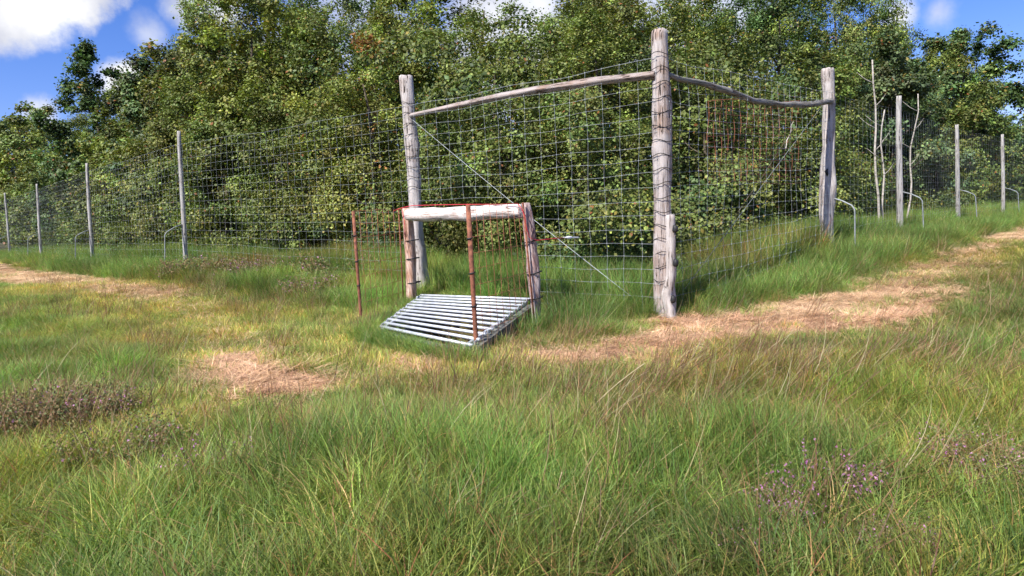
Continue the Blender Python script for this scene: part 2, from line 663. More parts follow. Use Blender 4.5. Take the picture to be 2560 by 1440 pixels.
g2 = b.n('ShaderNodeTexNoise', i_Vector=tc.outputs['Object'], i_Scale=2.2, i_Detail=5.0)
c = b.mix(b.ramp(g.outputs[0], [(.35, (.0, 0, 0)), (.7, (1, 1, 1))]), b.mix(1, a.outputs['Color'], (.45, .45, .45), 'MULTIPLY'), b.mix(1, a.outputs['Color'], (1.25, 1.25, 1.25), 'MULTIPLY'))
c = b.mix(b.ramp(g2.outputs[0], [(.4, (0, 0, 0)), (.65, (.5, .5, .5))]), c, b.mix(1, c, (1.3, .95, .7), 'MULTIPLY'))
bsdf_out(b, c, .95, 0, g.outputs[0], .8, .02, .1)
M['soil'] = m
PITPOLY = [(q.x, q.y) for q in (ground_at(1058, 742, .1), ground_at(1322, 757, .1), ground_at(1172, 862, .1), ground_at(950, 806, .1))]
pc_ = np.mean(PITPOLY, 0)
pin = np.ones(XX.shape, bool)
for i_ in range(4):
    a_, b_ = (pc_ + (np.array(PITPOLY[i_]) - pc_) * .95), (pc_ + (np.array(PITPOLY[(i_ + 1) % 4]) - pc_) * .95)
    pin &= ((b_[0] - a_[0]) * (YY - a_[1]) - (b_[1] - a_[1]) * (XX - a_[0])) < 0
ZZ = np.where(pin, -.34, ZZ)
gme = np_mesh('ground', np.stack([XX, YY, ZZ], -1).reshape(-1, 3), [quads], m, cols.reshape(-1, 3), 'soil_colour', True)
go = bpy.data.objects.new('ground', gme)
link(go)
tag(go, 'heath ground under the grass with a dry mown strip', kind='structure')

# ------------------------------------------------------------------ the tall deer fence


def foot(px, depth):
    x, y = col_xy(px, depth, 700)
    for _ in range(3):
        p = Vector((x, y, Gf(x, y)))
        # photo row of this foot, to correct x for the tilt of the picture
        q = CR3.transposed() @ (p - Vector((0, 0, ZC)))
        row = 720 + q.y / q.z * FPX * 1.0
        row = 720 - (q.y / -q.z) * FPX
        x, y = col_xy(px, depth, row)
    return Vector((x, y, Gf(x, y)))


cf = foot(1662, 5.1)
ct = at_depth(1648, 75, 5.1)
fence = thing('deer_fence', 'tall galvanised wire deer fence on timber posts turning a corner before the wood', 'fence', cf)
UND = Vector((0, 0, -.25))


def down(p0, p1, d=.25):
    return p0 + (p0 - p1).normalized() * d


PI = math.pi
o = log('post', [down(cf, ct), cf, at_depth(1655, 470, 5.1), at_depth(1657, 270, 5.1), ct], [.078, .077, .066, .074, .058], M['post'], fence, 3, rough=.10,
        bumps=[(.64, -1.2, .02, .07), (.67, 2.2, .012, .1), (.3, -1.3, .012, .12), (.5, 2.0, .01, .1)])
o['label'] = 'tallest knotty corner post'
# short side timber bolted to the corner post
s0 = foot(1672, 5.02) + Vector((.02, -.02, 0))
sp = [down(s0, s0 + Vector((0, 0, 1)), .2), s0, at_depth(1668, 735, 5.02), at_depth(1677, 690, 5.02), at_depth(1676, 600, 5.02), at_depth(1676, 537, 5.02)]
o = log('side_timber', sp, [.04, .04, .044, .038, .036, .034], M['post2'], fence, 9, rough=.10, seg=16, square=.2)
for (qx, qy) in [(1686, 572), (1687, 657), (1681, 748)]:
    p = at_depth(qx, qy, 4.965)
    mb = MB()
    mb.tube([p + Vector((0, 0, -.03)), p + Vector((.004, 0, -.015)), p + Vector((.008, 0, .012)), p + Vector((0, 0, .03))], [.012, .022, .021, .010], 8)
    mb.build('insulator', M['black'], fence)

posts_l, posts_r = [(cf, ct)], [(cf, ct)]
gate_f = foot(1052, 6.9)
gate_t = at_depth(1014, 190, 6.9)
o = log('post', [down(gate_f, gate_t), gate_f, at_depth(1052, 690, 6.9), at_depth(1040, 600, 6.9), at_depth(1036, 480, 6.9), at_depth(1028, 350, 6.9), gate_t], [.085, .085, .078, .066, .070, .068, .066], M['post2'], fence, 21, rough=.10,
        bumps=[(.28, .9, .014, .08), (.15, 1.2, .02, .08), (.72, 1.5, .02, .05)])
o['label'] = 'thick pale post behind the timber frame'
posts_l.append((gate_f, gate_t))
rf, rt = foot(2068, 7.9), at_depth(2070, 172, 7.9)
o = log('post', [down(rf, rt), rf, at_depth(2068, 480, 7.9), at_depth(2072, 330, 7.9), rt], [.07, .072, .084, .074, .064, .074], M['post2'], fence, 33, rough=.10,
        bumps=[(.97, -1.0, .012, .06), (.45, 1.0, .02, .2)])
o['label'] = 'thick pale post at the end of the curved rail'
kn = at_depth(2067, 432, 7.9 - .083)
mb = MB()
mb.tube([kn + Vector((.01, 0, .045)), kn + Vector((-.008, -.003, .02)), kn + Vector((.004, 0, -.01)), kn + Vector((.006, 0, -.04))], [.008, .02, .014, .010], 8)
mb.build('knot', M['black'], fence)
posts_r.append((rf, rt))
for i, (fx, tx, ty, d, r0, r1) in enumerate(LEFT[1:]):
    f, t = foot(fx, d), at_depth(tx, ty, d)
    log('post', [down(f, t), f, t], [r0, r0, r1], M['stake'], fence, 40 + i, rough=.04, seg=14, step=.08)
    posts_l.append((f, t))
for i, (fx, tx, ty, d, r0, r1) in enumerate(RIGHT[1:]):
    f, t = foot(fx, d), at_depth(tx, ty, d)
    log('post', [down(f, t), f, t], [r0, r0, r1], M['stake'], fence, 60 + i, rough=.05, seg=14, step=.08)
    posts_r.append((f, t))
# posts that go on beyond the frame
for lst, n_ in ((posts_l, 4), (posts_r, 4)):
    a, b_ = lst[-2][0], lst[-1][0]
    st = (b_ - a)
    for i in range(n_):
        f = lst[-1][0] + st
        f.z = Gf(f.x, f.y)
        t = f + Vector((0, 0, 2.2))
        log('post', [down(f, t), f, t], [.036, .036, .03], M['stake'], fence, 80 + i, rough=.04, seg=8, step=.3)
        lst.append((f, t))

# rails
a, b_ = at_depth(1026, 288, 6.83), at_depth(1637, 188, 5.06)
P = []
for t, off in ((0, 0), (.1, -3), (.3, -8), (.5, -12), (.75, -10), (1, 0)):
    d = 1 / (1 / 6.83 * (1 - t) + 1 / 5.06 * t)
    P.append(at_depth(1026 + 611 * t, 289 + (188 - 289) * t + off, d))
o = log('rail', P, [.022, .026, .029, .031, .031, .030], M['rail'], fence, 5, rough=.06, square=.75, squash=1.0, seg=20)
o['label'] = 'straight grey split rail left of the corner post'
P = []
for (x_, y_) in [(1668, 186), (1700, 198), (1760, 211), (1830, 232), (1880, 250), (1960, 262), (2020, 262), (2078, 252)]:
    t = (x_ - 1668) / 410
    d = 1 / (1 / 5.08 * (1 - t) + 1 / 7.83 * t)
    P.append(at_depth(x_, y_, d))
o = log('rail', P, [.02, .024, .03, .026, .026, .03, .034, .034], M['rail_dark'], fence, 6, rough=.1, seg=16)
o['label'] = 'thin sagging dark rail right of the corner post'

# brace wires
mb = MB()
a, b_ = at_depth(1032, 300, 6.8), at_depth(1592, 752, 5.28)
mb.tube([a + (b_ - a) * (i / 12) + Vector((0, 0, -.02 * math.sin(PI * i / 12))) for i in range(13)], .0024, 6)
mb.build('brace_wire', M['wire'], fence)
mb = MB()
a, b_ = at_depth(2060, 258, 7.83), at_depth(1712, 722, 5.35)
mb.tube([a + (b_ - a) * (i / 12) for i in range(13)], .0017, 6)
mb.build('brace_wire', M['wire'], fence)

# wire netting
ZL = [.05 + .1065 * i for i in range(19)]
frame_l, frame_r = None, None


def span_point(A, Bp, t, z, amp, seed):
    p = A[0].lerp(Bp[0], t)
    g0 = A[0].z + (Bp[0].z - A[0].z) * t
    top = A[1].lerp(Bp[1], t) - A[0].lerp(Bp[0], t)
    q = p + top * (z / max(top.length, .1))
    q.z = g0 + z
    n_ = (Bp[0] - A[0]).cross(Vector((0, 0, 1))).normalized()
    wv = noise.noise(Vector((t * 7 + seed, z * 2.3, seed)))
    q += n_ * (.02 * wv * amp) + Vector((0, 0, 1)) * (amp * (.022 * noise.noise(Vector((t * 5 + seed * 3, z * 4, 1))) - .012 * math.sin(PI * t)))
    return q


def mesh_span(A, Bp, seed, amp, rad, detail, hole=None, pitch=.15):
    L = (Bp[0] - A[0]).length
    ns = max(4, int(L / pitch))
    side = (Bp[0] - A[0]).cross(Vector((0, 0, 1))).normalized()
    if side.y > 0:
        side = -side
    off = side * .07 if detail else side * .035
    par = bpy.data.objects.new('wire_mesh', None)
    link(par, fence)
    whole = MB()
    knots = MB()
    kz = 12 if detail else 6
    for zi, z in enumerate(ZL):
        for (t0, t1) in ([(0, 1)] if not (hole and z < hole[2]) else [(0, hole[0]), (hole[1], 1)]):
            if t1 - t0 < .02:
                continue
            n_ = max(3, int((t1 - t0) * ns * (2 if detail else .5)))
            pts = [span_point(A, Bp, t0 + (t1 - t0) * i / n_, z, amp, seed) + off for i in range(n_ + 1)]
            r_ = rad * (1.35 if zi in (0, len(ZL) - 1) else 1)
            if detail:
                MB().tube(pts, r_, 4, False).build('line_wire', M['wire'], par)
            else:
                whole.tube(pts, r_, 3, False)
    for i in range(ns + 1):
        t = i / ns
        js = noise.noise(Vector((i * 3.3, seed, 0))) * .014
        zz = [z for z in ZL if not (hole and hole[0] < t < hole[1] and z < hole[2] - .001)]
        if not zz:
            continue
        pts = [span_point(A, Bp, min(1, max(0, t + (js + noise.noise(Vector((i * 1.7, z * 5, seed))) * .016) * amp / L)), z, amp, seed) + off for z in zz]
        if detail:
            MB().tube(pts, rad * .9, 4, False).build('stay_wire', M['wire'], par)
            for p in pts:
                knots.tube([p - Vector((0, 0, .007)), p, p + Vector((0, 0, .007))], [.0015, .004, .0015], 5, False)
        else:
            whole.tube(pts, rad * .9, 3, False)
    if detail:
        o = knots.build('wire_knots', M['wire'], par)
        o['kind'] = 'stuff'
    else:
        o = whole.build('netting', M['wire'], par)
        o['kind'] = 'stuff'


# opening behind the timber frame: from the gate post to the right leg
mesh_span(posts_l[0], posts_l[1], 1.0, .8, .00112, True, hole=(.42, .985, 1.0), pitch=.15)
mesh_span(posts_r[0], posts_r[1], 2.0, 1.2, .00108, True, pitch=.15)
for i in range(1, 6):
    mesh_span(posts_l[i], posts_l[i + 1], 3.0 + i, .9, .00095, False, pitch=.15)
    mesh_span(posts_r[i], posts_r[i + 1], 13.0 + i, .9, .00095, False, pitch=.16)


# rusted netting patch tied behind the right panel
def fence_depth_right(px):
    t = (px - 1662) / (2068 - 1662)
    return 1 / (1 / 5.1 * (1 - t) + 1 / 7.9 * t)


rp = bpy.data.objects.new('rusty_mesh_patch', None)
link(rp, fence)
rp['label'] = 'rust coloured mesh patch in the right hand panel'
for k in range(13):
    y_ = 252 + k * 17
    mb = MB()
    mb.tube([at_depth(x_, y_ + 4 * math.sin(x_ * .03 + k), fence_depth_right(x_) + .05) for x_ in range(1770, 2001, 23)], .0026, 4, False)
    mb.build('rusty_line_wire', M['rust_wire'], rp)
for k in range(15):
    x_ = 1770 + k * 16
    mb = MB()
    mb.tube([at_depth(x_ + 3 * math.sin(y_ * .05 + k), y_, fence_depth_right(x_) + .05) for y_ in range(252, 465, 20)], .0023, 4, False)
    mb.build('rusty_stay_wire', M['rust_wire'], rp)


# staples of line wire wrapped over the thick posts
def wraps(A, Bp_dir, r, seed, zr, d_off):
    for z in zr:
        t = z / (A[1] - A[0]).length
        c0 = A[0].lerp(A[1], t)
        pts = []
        for i in range(9):
            a_ = PI + .15 + (PI - .3) * i / 8
            pts.append(c0 + Vector((math.cos(a_) * r, math.sin(a_) * r, .012 * math.sin(i + z * 9) + .01)))
        MB().tube(pts, .003, 4).build('staple_wire', M['black'], fence)


wraps(posts_l[0], None, .083, 1, [z + .02 for z in ZL[2:]], 0)
wraps(posts_l[1], None, .082, 2, [z + .02 for z in ZL[10:]], 0)


# bent stand-off tubes on the posts
def bracket(post, outward, right_side, scale=1.0, foot_turn=True, seed=0):
    f = post[0]
    top = (post[1] - post[0]).normalized()
    o_ = outward
    A = f + top * .76
    pts = [A + o_ * .03, A + o_ * .16 + Vector((0, 0, -.045)), A + o_ * .27 + Vector((0, 0, -.105)), A + o_ * .30 + Vector((0, 0, -.15)), A + o_ * .305 + Vector((0, 0, -.2))]
    g1 = f + o_ * .31
    g1.z = Gf(g1.x, g1.y) + .10
    pts += [g1 + Vector((0, 0, .05)), g1, g1 - o_ * .05 + Vector((0, 0, -.035)), g1 - o_ * .22 + Vector((0, 0, -.09))]
    MB().tube(pts, .0085, 8).build('standoff_tube', M['hoop'], fence)


dl = (posts_l[2][0] - posts_l[1][0]).normalized()
ol = Vector((-dl.y, dl.x, 0)).normalized()
if ol.y > 0:
    ol = -ol
dr = (posts_r[2][0] - posts_r[0][0]).normalized()
orr = Vector((-dr.y, dr.x, 0)).normalized()
if orr.y > 0:
    orr = -orr
for p in posts_l[2:7]:
    bracket(p, ol, False)
for p in posts_r[1:7]:
    bracket(p, orr, True)

# ------------------------------------------------------------------ timber frame (animal passage) in front of the fence
Lf = foot(1030, 6.35)
Lt = at_depth(1017, 521, 6.35)
Rf = foot(1343, 5.25)
Rt = at_depth(1313, 508, 5.25)
fr = thing('timber_frame', 'low timber passage frame with pale peeled log lintel over the metal grid', 'frame', Lf)
log('leg', [down(Lf, Lt, .15), Lf, at_depth(1028, 650, 6.35), Lt], [.052, .05, .052, .048], M['leg_left'], fr, 71, rough=.06, square=.55, seg=20)['label'] = 'warm brown squared left leg'
log('leg', [down(Rf, Rt, .15), Rf, at_depth(1339, 740, 5.25), at_depth(1332, 640, 5.25), at_depth(1324, 570, 5.25), Rt], [.036, .036, .04, .05, .046, .048, .036], M['leg_right'], fr, 77, rough=.12, square=.3, seg=20)['label'] = 'dark leaning right leg with pale split edge'
log('lintel', [at_depth(1022, 537, 6.28), at_depth(1100, 534, 6.0), at_depth(1180, 533, 5.7), at_depth(1306, 528, 5.22)], [.062, .064, .06, .064, .058, .052], M['lintel'], fr, 85, rough=.09, seg=22,
    bumps=[(.6, 1.0, .012, .1), (.3, -2, .01, .1)])


def tie(c, r, name, mat, par, th=.004, tilt=.0, a0=0, a1=2 * PI):
    pts = []
    for i in range(17):
        a_ = a0 + (a1 - a0) * i / 16
        pts.append(Vector(c) + Vector((math.cos(a_) * r, math.sin(a_) * r, tilt * math.cos(a_))))
    return MB().tube(pts, th, 6).build(name, mat, par)


for y_ in (601, 646, 706):
    tie(at_depth(1030 + (y_ - 601) * .05, y_, 6.35), .062, 'wire_tie', M['black'], fr, .0055, .006)
for x_, y_ in ((1326, 603), (1336, 682), (1340, 745)):
    tie(at_depth(x_, y_, 5.25), .058, 'wire_tie', M['black'], fr, .005, .012)

# ------------------------------------------------------------------ rusty mesh wings
Lp = foot(903, 5.65)
Lpt = at_depth(883, 528, 5.65)
Rp = foot(1192, 4.08)
Rpt = at_depth(1170, 512, 4.08)


def wing(f0, t0, f1, t1, label, prad, nv, nh, srad):
    """from the frame leg (f0,t0) to the free pipe (f1,t1)"""
    w_ = thing('mesh_wing', label, 'mesh panel', f1, 'rusty mesh wings beside the metal grid')
    MB().tube([down(f1, t1, .2), f1, f1.lerp(t1, .5), t1], prad, 10).build('pipe', M['rust'], w_)
    MB().tube([f0 + Vector((0, 0, .03)), f0.lerp(t0, .5), t0 + Vector((0, 0, .005))], prad * .5, 8).build('edge_rod', M['rust'], w_)
    for i in range(1, nv):
        t = i / nv
        a_, b_ = f0.lerp(f1, t), t0.lerp(t1, t)
        a_ = a_ + Vector((0, 0, .02))
        wv = Vector((.004 * math.sin(i * 2.1), .004 * math.cos(i * 1.3), 0))
        MB().tube([a_, a_.lerp(b_, .33) + wv, a_.lerp(b_, .66) - wv, b_], srad, 5).build('grid_rod', M['rust_wire'], w_)
    for j in range(nh + 1):
        t = (j + .4) / (nh + .4)
        a_, b_ = f0.lerp(t0, t), f1.lerp(t1, t)
        wv = Vector((0, 0, .006 * math.sin(j * 2.7)))
        MB().tube([a_, a_.lerp(b_, .5) + wv, b_], srad, 5).build('grid_rod', M['rust_wire'], w_)
    for t in (.33, .55, .78):
        c_ = f1.lerp(t1, t)
        tie(c_, prad * 1.15, 'clip', M['black'], w_, .0045, .003)
    return w_


sd_ = Vector((-.05, -.02, 0))
wing(Lf + Vector((-.075, -.03, 0)), Lt + Vector((-.075, -.03, 0)), Lp, Lpt, 'rusty mesh wing left of the metal grid with a thin free pipe', .0135, 8, 8, .0019)
wing(Rf + Vector((-.02, -.07, 0)), Rt + Vector((-.02, -.07, .0)), Rp, Rpt, 'rusty mesh wing over the right edge of the metal grid with a thick free pipe', .0155, 9, 9, .0016)

# ------------------------------------------------------------------ metal grid over a concrete pit
gz = .10
c_bl = ground_at(1058, 742, gz)
c_br = ground_at(1322, 757, gz)
c_fr = ground_at(1172, 862, gz)
c_fl = ground_at(950, 806, gz)
for q in (c_bl, c_br, c_fr, c_fl):
    q.z = 0
zt = gz + .0
for q, zz in ((c_bl, zt + .02), (c_br, zt + .02), (c_fr, zt - .02), (c_fl, zt - .02)):
    q.z = zz
cen = (c_bl + c_br + c_fr + c_fl) / 4
grid = thing('animal_grid', 'galvanised tube grid over a concrete pit in front of the timber frame', 'grid', Vector((cen.x, cen.y, 0)))
NT = 12
for i in range(NT):
    t = (i + .2) / (NT - .6)
    a_, b_ = c_bl.lerp(c_fl, t), c_br.lerp(c_fr, t)
    d_ = (b_ - a_).normalized()
    a_, b_ = a_ - d_ * (.02 + .015 * math.sin(i * 2.2)), b_ + d_ * .02
    MB().tube([a_, b_], .0112, 12).build('tube', M['zinc_tube'], grid)
    # end plates on the stringer
for (p, q) in ((c_bl, c_fl), (c_br, c_fr)):
    d_ = (q - p).normalized()
    inw = ((c_br - c_bl).normalized()) * (.03 if p is c_bl else -.03)
    pa, pb = p - d_ * .02 + inw + Vector((0, 0, -.04)), q + d_ * .02 + inw + Vector((0, 0, -.04))
    ang = math.atan2(d_.y, d_.x)
    mb = MB().add(box_data((pa + pb) / 2, ((pb - pa).length / 2, .010, .024), Matrix.Rotation(ang, 3, 'Z')))
    mb.build('stringer', M['zinc'], grid, False)
# teeth plates between tubes at both ends
for (p, q, s_) in ((c_bl, c_fl, -1), (c_br, c_fr, 1)):
    for i in range(NT):
        t = (i + .7) / (NT - .6)
        if t > 1:
            continue
        c_ = p.lerp(q, t) + (c_br - c_bl).normalized() * (.012 * s_)
        d_ = (q - p).normalized()
        mb = MB().add(box_data(c_, (.03, .004, .011), Matrix.Rotation(math.atan2(d_.y, d_.x), 3, 'Z')))
        mb.build('spacer_plate', M['zinc'], grid, False)


def wall_between(p, q, name, top, bot, thick, mat):
    d_ = (q - p).normalized()
    c_ = (p + q) / 2
    o_ = MB().add(box_data(Vector((c_.x, c_.y, (top + bot) / 2)), ((q - p).length / 2, thick, (top - bot) / 2), Matrix.Rotation(math.atan2(d_.y, d_.x), 3, 'Z')))
    return o_.build(name, mat, grid, False)


low = -.35
ex = (c_br - c_bl).normalized() * .02
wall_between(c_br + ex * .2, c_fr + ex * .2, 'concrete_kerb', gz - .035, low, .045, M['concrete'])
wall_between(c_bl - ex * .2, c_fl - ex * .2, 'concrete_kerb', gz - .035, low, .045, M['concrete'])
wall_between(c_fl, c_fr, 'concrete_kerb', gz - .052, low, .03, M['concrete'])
wall_between(c_bl, c_br, 'concrete_kerb', gz - .06, low, .03, M['void'])  # concrete too, coloured near-black to stand for shade under the tubes
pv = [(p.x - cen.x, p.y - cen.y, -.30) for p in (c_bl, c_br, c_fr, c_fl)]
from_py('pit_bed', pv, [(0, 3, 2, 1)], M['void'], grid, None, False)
GRIDPOLY = [(p.x, p.y) for p in (c_bl, c_br, c_fr, c_fl)]

# ------------------------------------------------------------------ red cord and insulator
p0 = at_depth(1000, 522, 6.25)
rc = [at_depth(985, 527, 6.3), at_depth(1004, 520, 6.24), at_depth(1030, 514, 6.2), at_depth(1100, 512, 5.95), at_depth(1170, 511, 5.7), at_depth(1250, 511, 5.35), at_depth(1294, 509, 5.17),
      at_depth(1303, 520, 5.14), at_depth(1312, 540, 5.14), at_depth(1316, 570, 5.16), at_depth(1324, 594, 5.17), at_depth(1342, 601, 5.2), at_depth(1380, 597, 5.3), at_depth(1412, 594, 5.42)]
o = MB().tube(rc, .0038, 6).build('cord', M['red'])
o.name = 'electric_cord'
tag(o, 'thin red cord along the pale lintel and down the right leg to the netting', 'cord')
mb = MB().tube([at_depth(985, 527, 6.3), at_depth(1005, 520, 6.25), at_depth(1012, 560, 6.27), at_depth(1013, 610, 6.27)], .0032, 6)
o = mb.build('cord', M['red'])
tag(o, 'short red cord hanging beside the brown left leg', 'cord')
a_, b_ = at_depth(1408, 594, 5.41), at_depth(1448, 594, 5.56)
o = MB().tube([a_, a_.lerp(b_, .2), a_.lerp(b_, .25), a_.lerp(b_, .5), a_.lerp(b_, .55), a_.lerp(b_, .9), b_], [.006, .006, .013, .013, .007, .007, .004], 10).build('cord_insulator', M['white_plastic'])
tag(o, 'small white insulator at the free end of the red cord', 'insulator')

# ------------------------------------------------------------------ trees


def leaf_cloud(centres, radii, counts, size, base_cols, crown_c, r_=rng):
    """diamond leaves, folded along the midrib, spread through clumps"""
    C_ = np.repeat(centres, counts, 0)
    R_ = np.repeat(radii, counts)
    K_ = np.repeat(base_cols, counts, 0)
    N = len(C_)
    v = r_.normal(size=(N, 3))
    v /= np.linalg.norm(v, axis=1)[:, None]
    rad = R_ * np.clip(r_.random(N) ** .45, 0, 1) * (1 + .25 * r_.normal(size=N))
    pos = C_ + v * rad[:, None] * np.array([1, 1, .8])
    outw = pos - crown_c
    outw /= np.linalg.norm(outw, axis=1)[:, None] + 1e-6
    nrm = outw * .55 + v * .35 + np.array([0, 0, .55]) + r_.normal(size=(N, 3)) * .55
    nrm /= np.linalg.norm(nrm, axis=1)[:, None]
    d = r_.normal(size=(N, 3)) + np.array([0, 0, -.5])
    d -= nrm * (d * nrm).sum(1)[:, None]
    d /= np.linalg.norm(d, axis=1)[:, None]
    s_ = np.cross(nrm, d)
    L = size * (0.6 + .8 * r_.random(N))
    W = L * (.30 + .14 * r_.random(N))
    L = L[:, None]
    W = W[:, None]
    a_ = pos - d * L * .5
    c_ = pos + d * L * .5 - nrm * L * .12
    b_ = pos + s_ * W - nrm * W * .35 - d * L * .05
    e_ = pos - s_ * W - nrm * W * .35 - d * L * .05
    V = np.stack([a_, b_, c_, e_], 1).reshape(-1, 3)
    i0 = np.arange(N) * 4
    # two triangles along the midrib
    T = np.concatenate([np.stack([i0, i0 + 1, i0 + 2], 1), np.stack([i0, i0 + 2, i0 + 3], 1)])
    jit = np.exp(r_.normal(size=(N, 1)) * .28) * (1 + r_.normal(size=(N, 3)) * .06)
    colr = K_ * jit
    # a few yellowing and browning leaves
    y_ = r_.random(N) < .035
    colr[y_] = np.array([.24, .19, .04]) * (.6 + .6 * r_.random((y_.sum(), 1)))
    y_ = r_.random(N) < .012
    colr[y_] = np.array([.22, .09, .03])
    return V, T, np.repeat(np.clip(colr, .003, .6), 4, 0)


def vnoise(x, y, s, seed):
    """cheap smooth 2-D value noise"""
    x = x * s + seed * 17.3
    y = y * s - seed * 9.1
    xi, yi = np.floor(x).astype(int), np.floor(y).astype(int)
    fx, fy = x - xi, y - yi
    fx, fy = fx * fx * (3 - 2 * fx), fy * fy * (3 - 2 * fy)

    def h_(a_, b_):
        v = np.sin(a_ * 127.1 + b_ * 311.7 + seed * 74.7) * 43758.5453
        return v - np.floor(v)
    return (h_(xi, yi) * (1 - fx) + h_(xi + 1, yi) * fx) * (1 - fy) + (h_(xi, yi + 1) * (1 - fx) + h_(xi + 1, yi + 1) * fx) * fy


def seg_side(x, y):
    """signed distance to the fence runs, positive inside the wood"""
    best = np.full(len(x), 1e9)
    sign = np.zeros(len(x))
    for posts in (posts_l, posts_r):
        for a_, b_ in zip(posts[:-1], posts[1:]):
            ax_, ay_, bx_, by_ = a_[0].x, a_[0].y, b_[0].x, b_[0].y
            ex_, ey_ = bx_ - ax_, by_ - ay_
            L2 = ex_ ** 2 + ey_ ** 2
            t = np.clip(((x - ax_) * ex_ + (y - ay_) * ey_) / L2, 0, 1)
            dx_, dy_ = x - (ax_ + t * ex_), y - (ay_ + t * ey_)
            d_ = np.hypot(dx_, dy_)
            nx_, ny_ = ey_, -ex_
            if ny_ < 0:
                nx_, ny_ = -nx_, -ny_
            sg = np.sign(dx_ * nx_ + dy_ * ny_)
            up_ = d_ < best
            best = np.where(up_, d_, best)
            sign = np.where(up_, sg, sign)
    return best * sign


def keep_inside(V, Cc, x, y, lim=.42):
    """branches do not grow through the netting: drop leaves on the meadow side of the fence"""
    c0 = V[::4]
    sd_ = seg_side(c0[:, 0] + x, c0[:, 1] + y)
    k_ = sd_ > lim + .25 * vnoise(c0[:, 0] + x, c0[:, 2] + y, 2.0, 5)
    V = V.reshape(-1, 4, 3)[k_].reshape(-1, 3)
    Cc = Cc.reshape(-1, 4, 3)[k_].reshape(-1, 3)
    i0 = np.arange(len(V) // 4) * 4
    return V, np.concatenate([np.stack([i0, i0 + 1, i0 + 2], 1), np.stack([i0, i0 + 2, i0 + 3], 1)]), Cc


PAL = {
    'oak': np.array([.134, .168, .041]), 'yellow': np.array([.175, .20, .046]), 'dark': np.array([.072, .115, .036]),
    'blue': np.array([.090, .125, .052]), 'rust': np.array([.26, .13, .045]), 'olive': np.array([.142, .160, .046]), 'bright': np.array([.15, .19, .048]),
}
leaf_total = 0


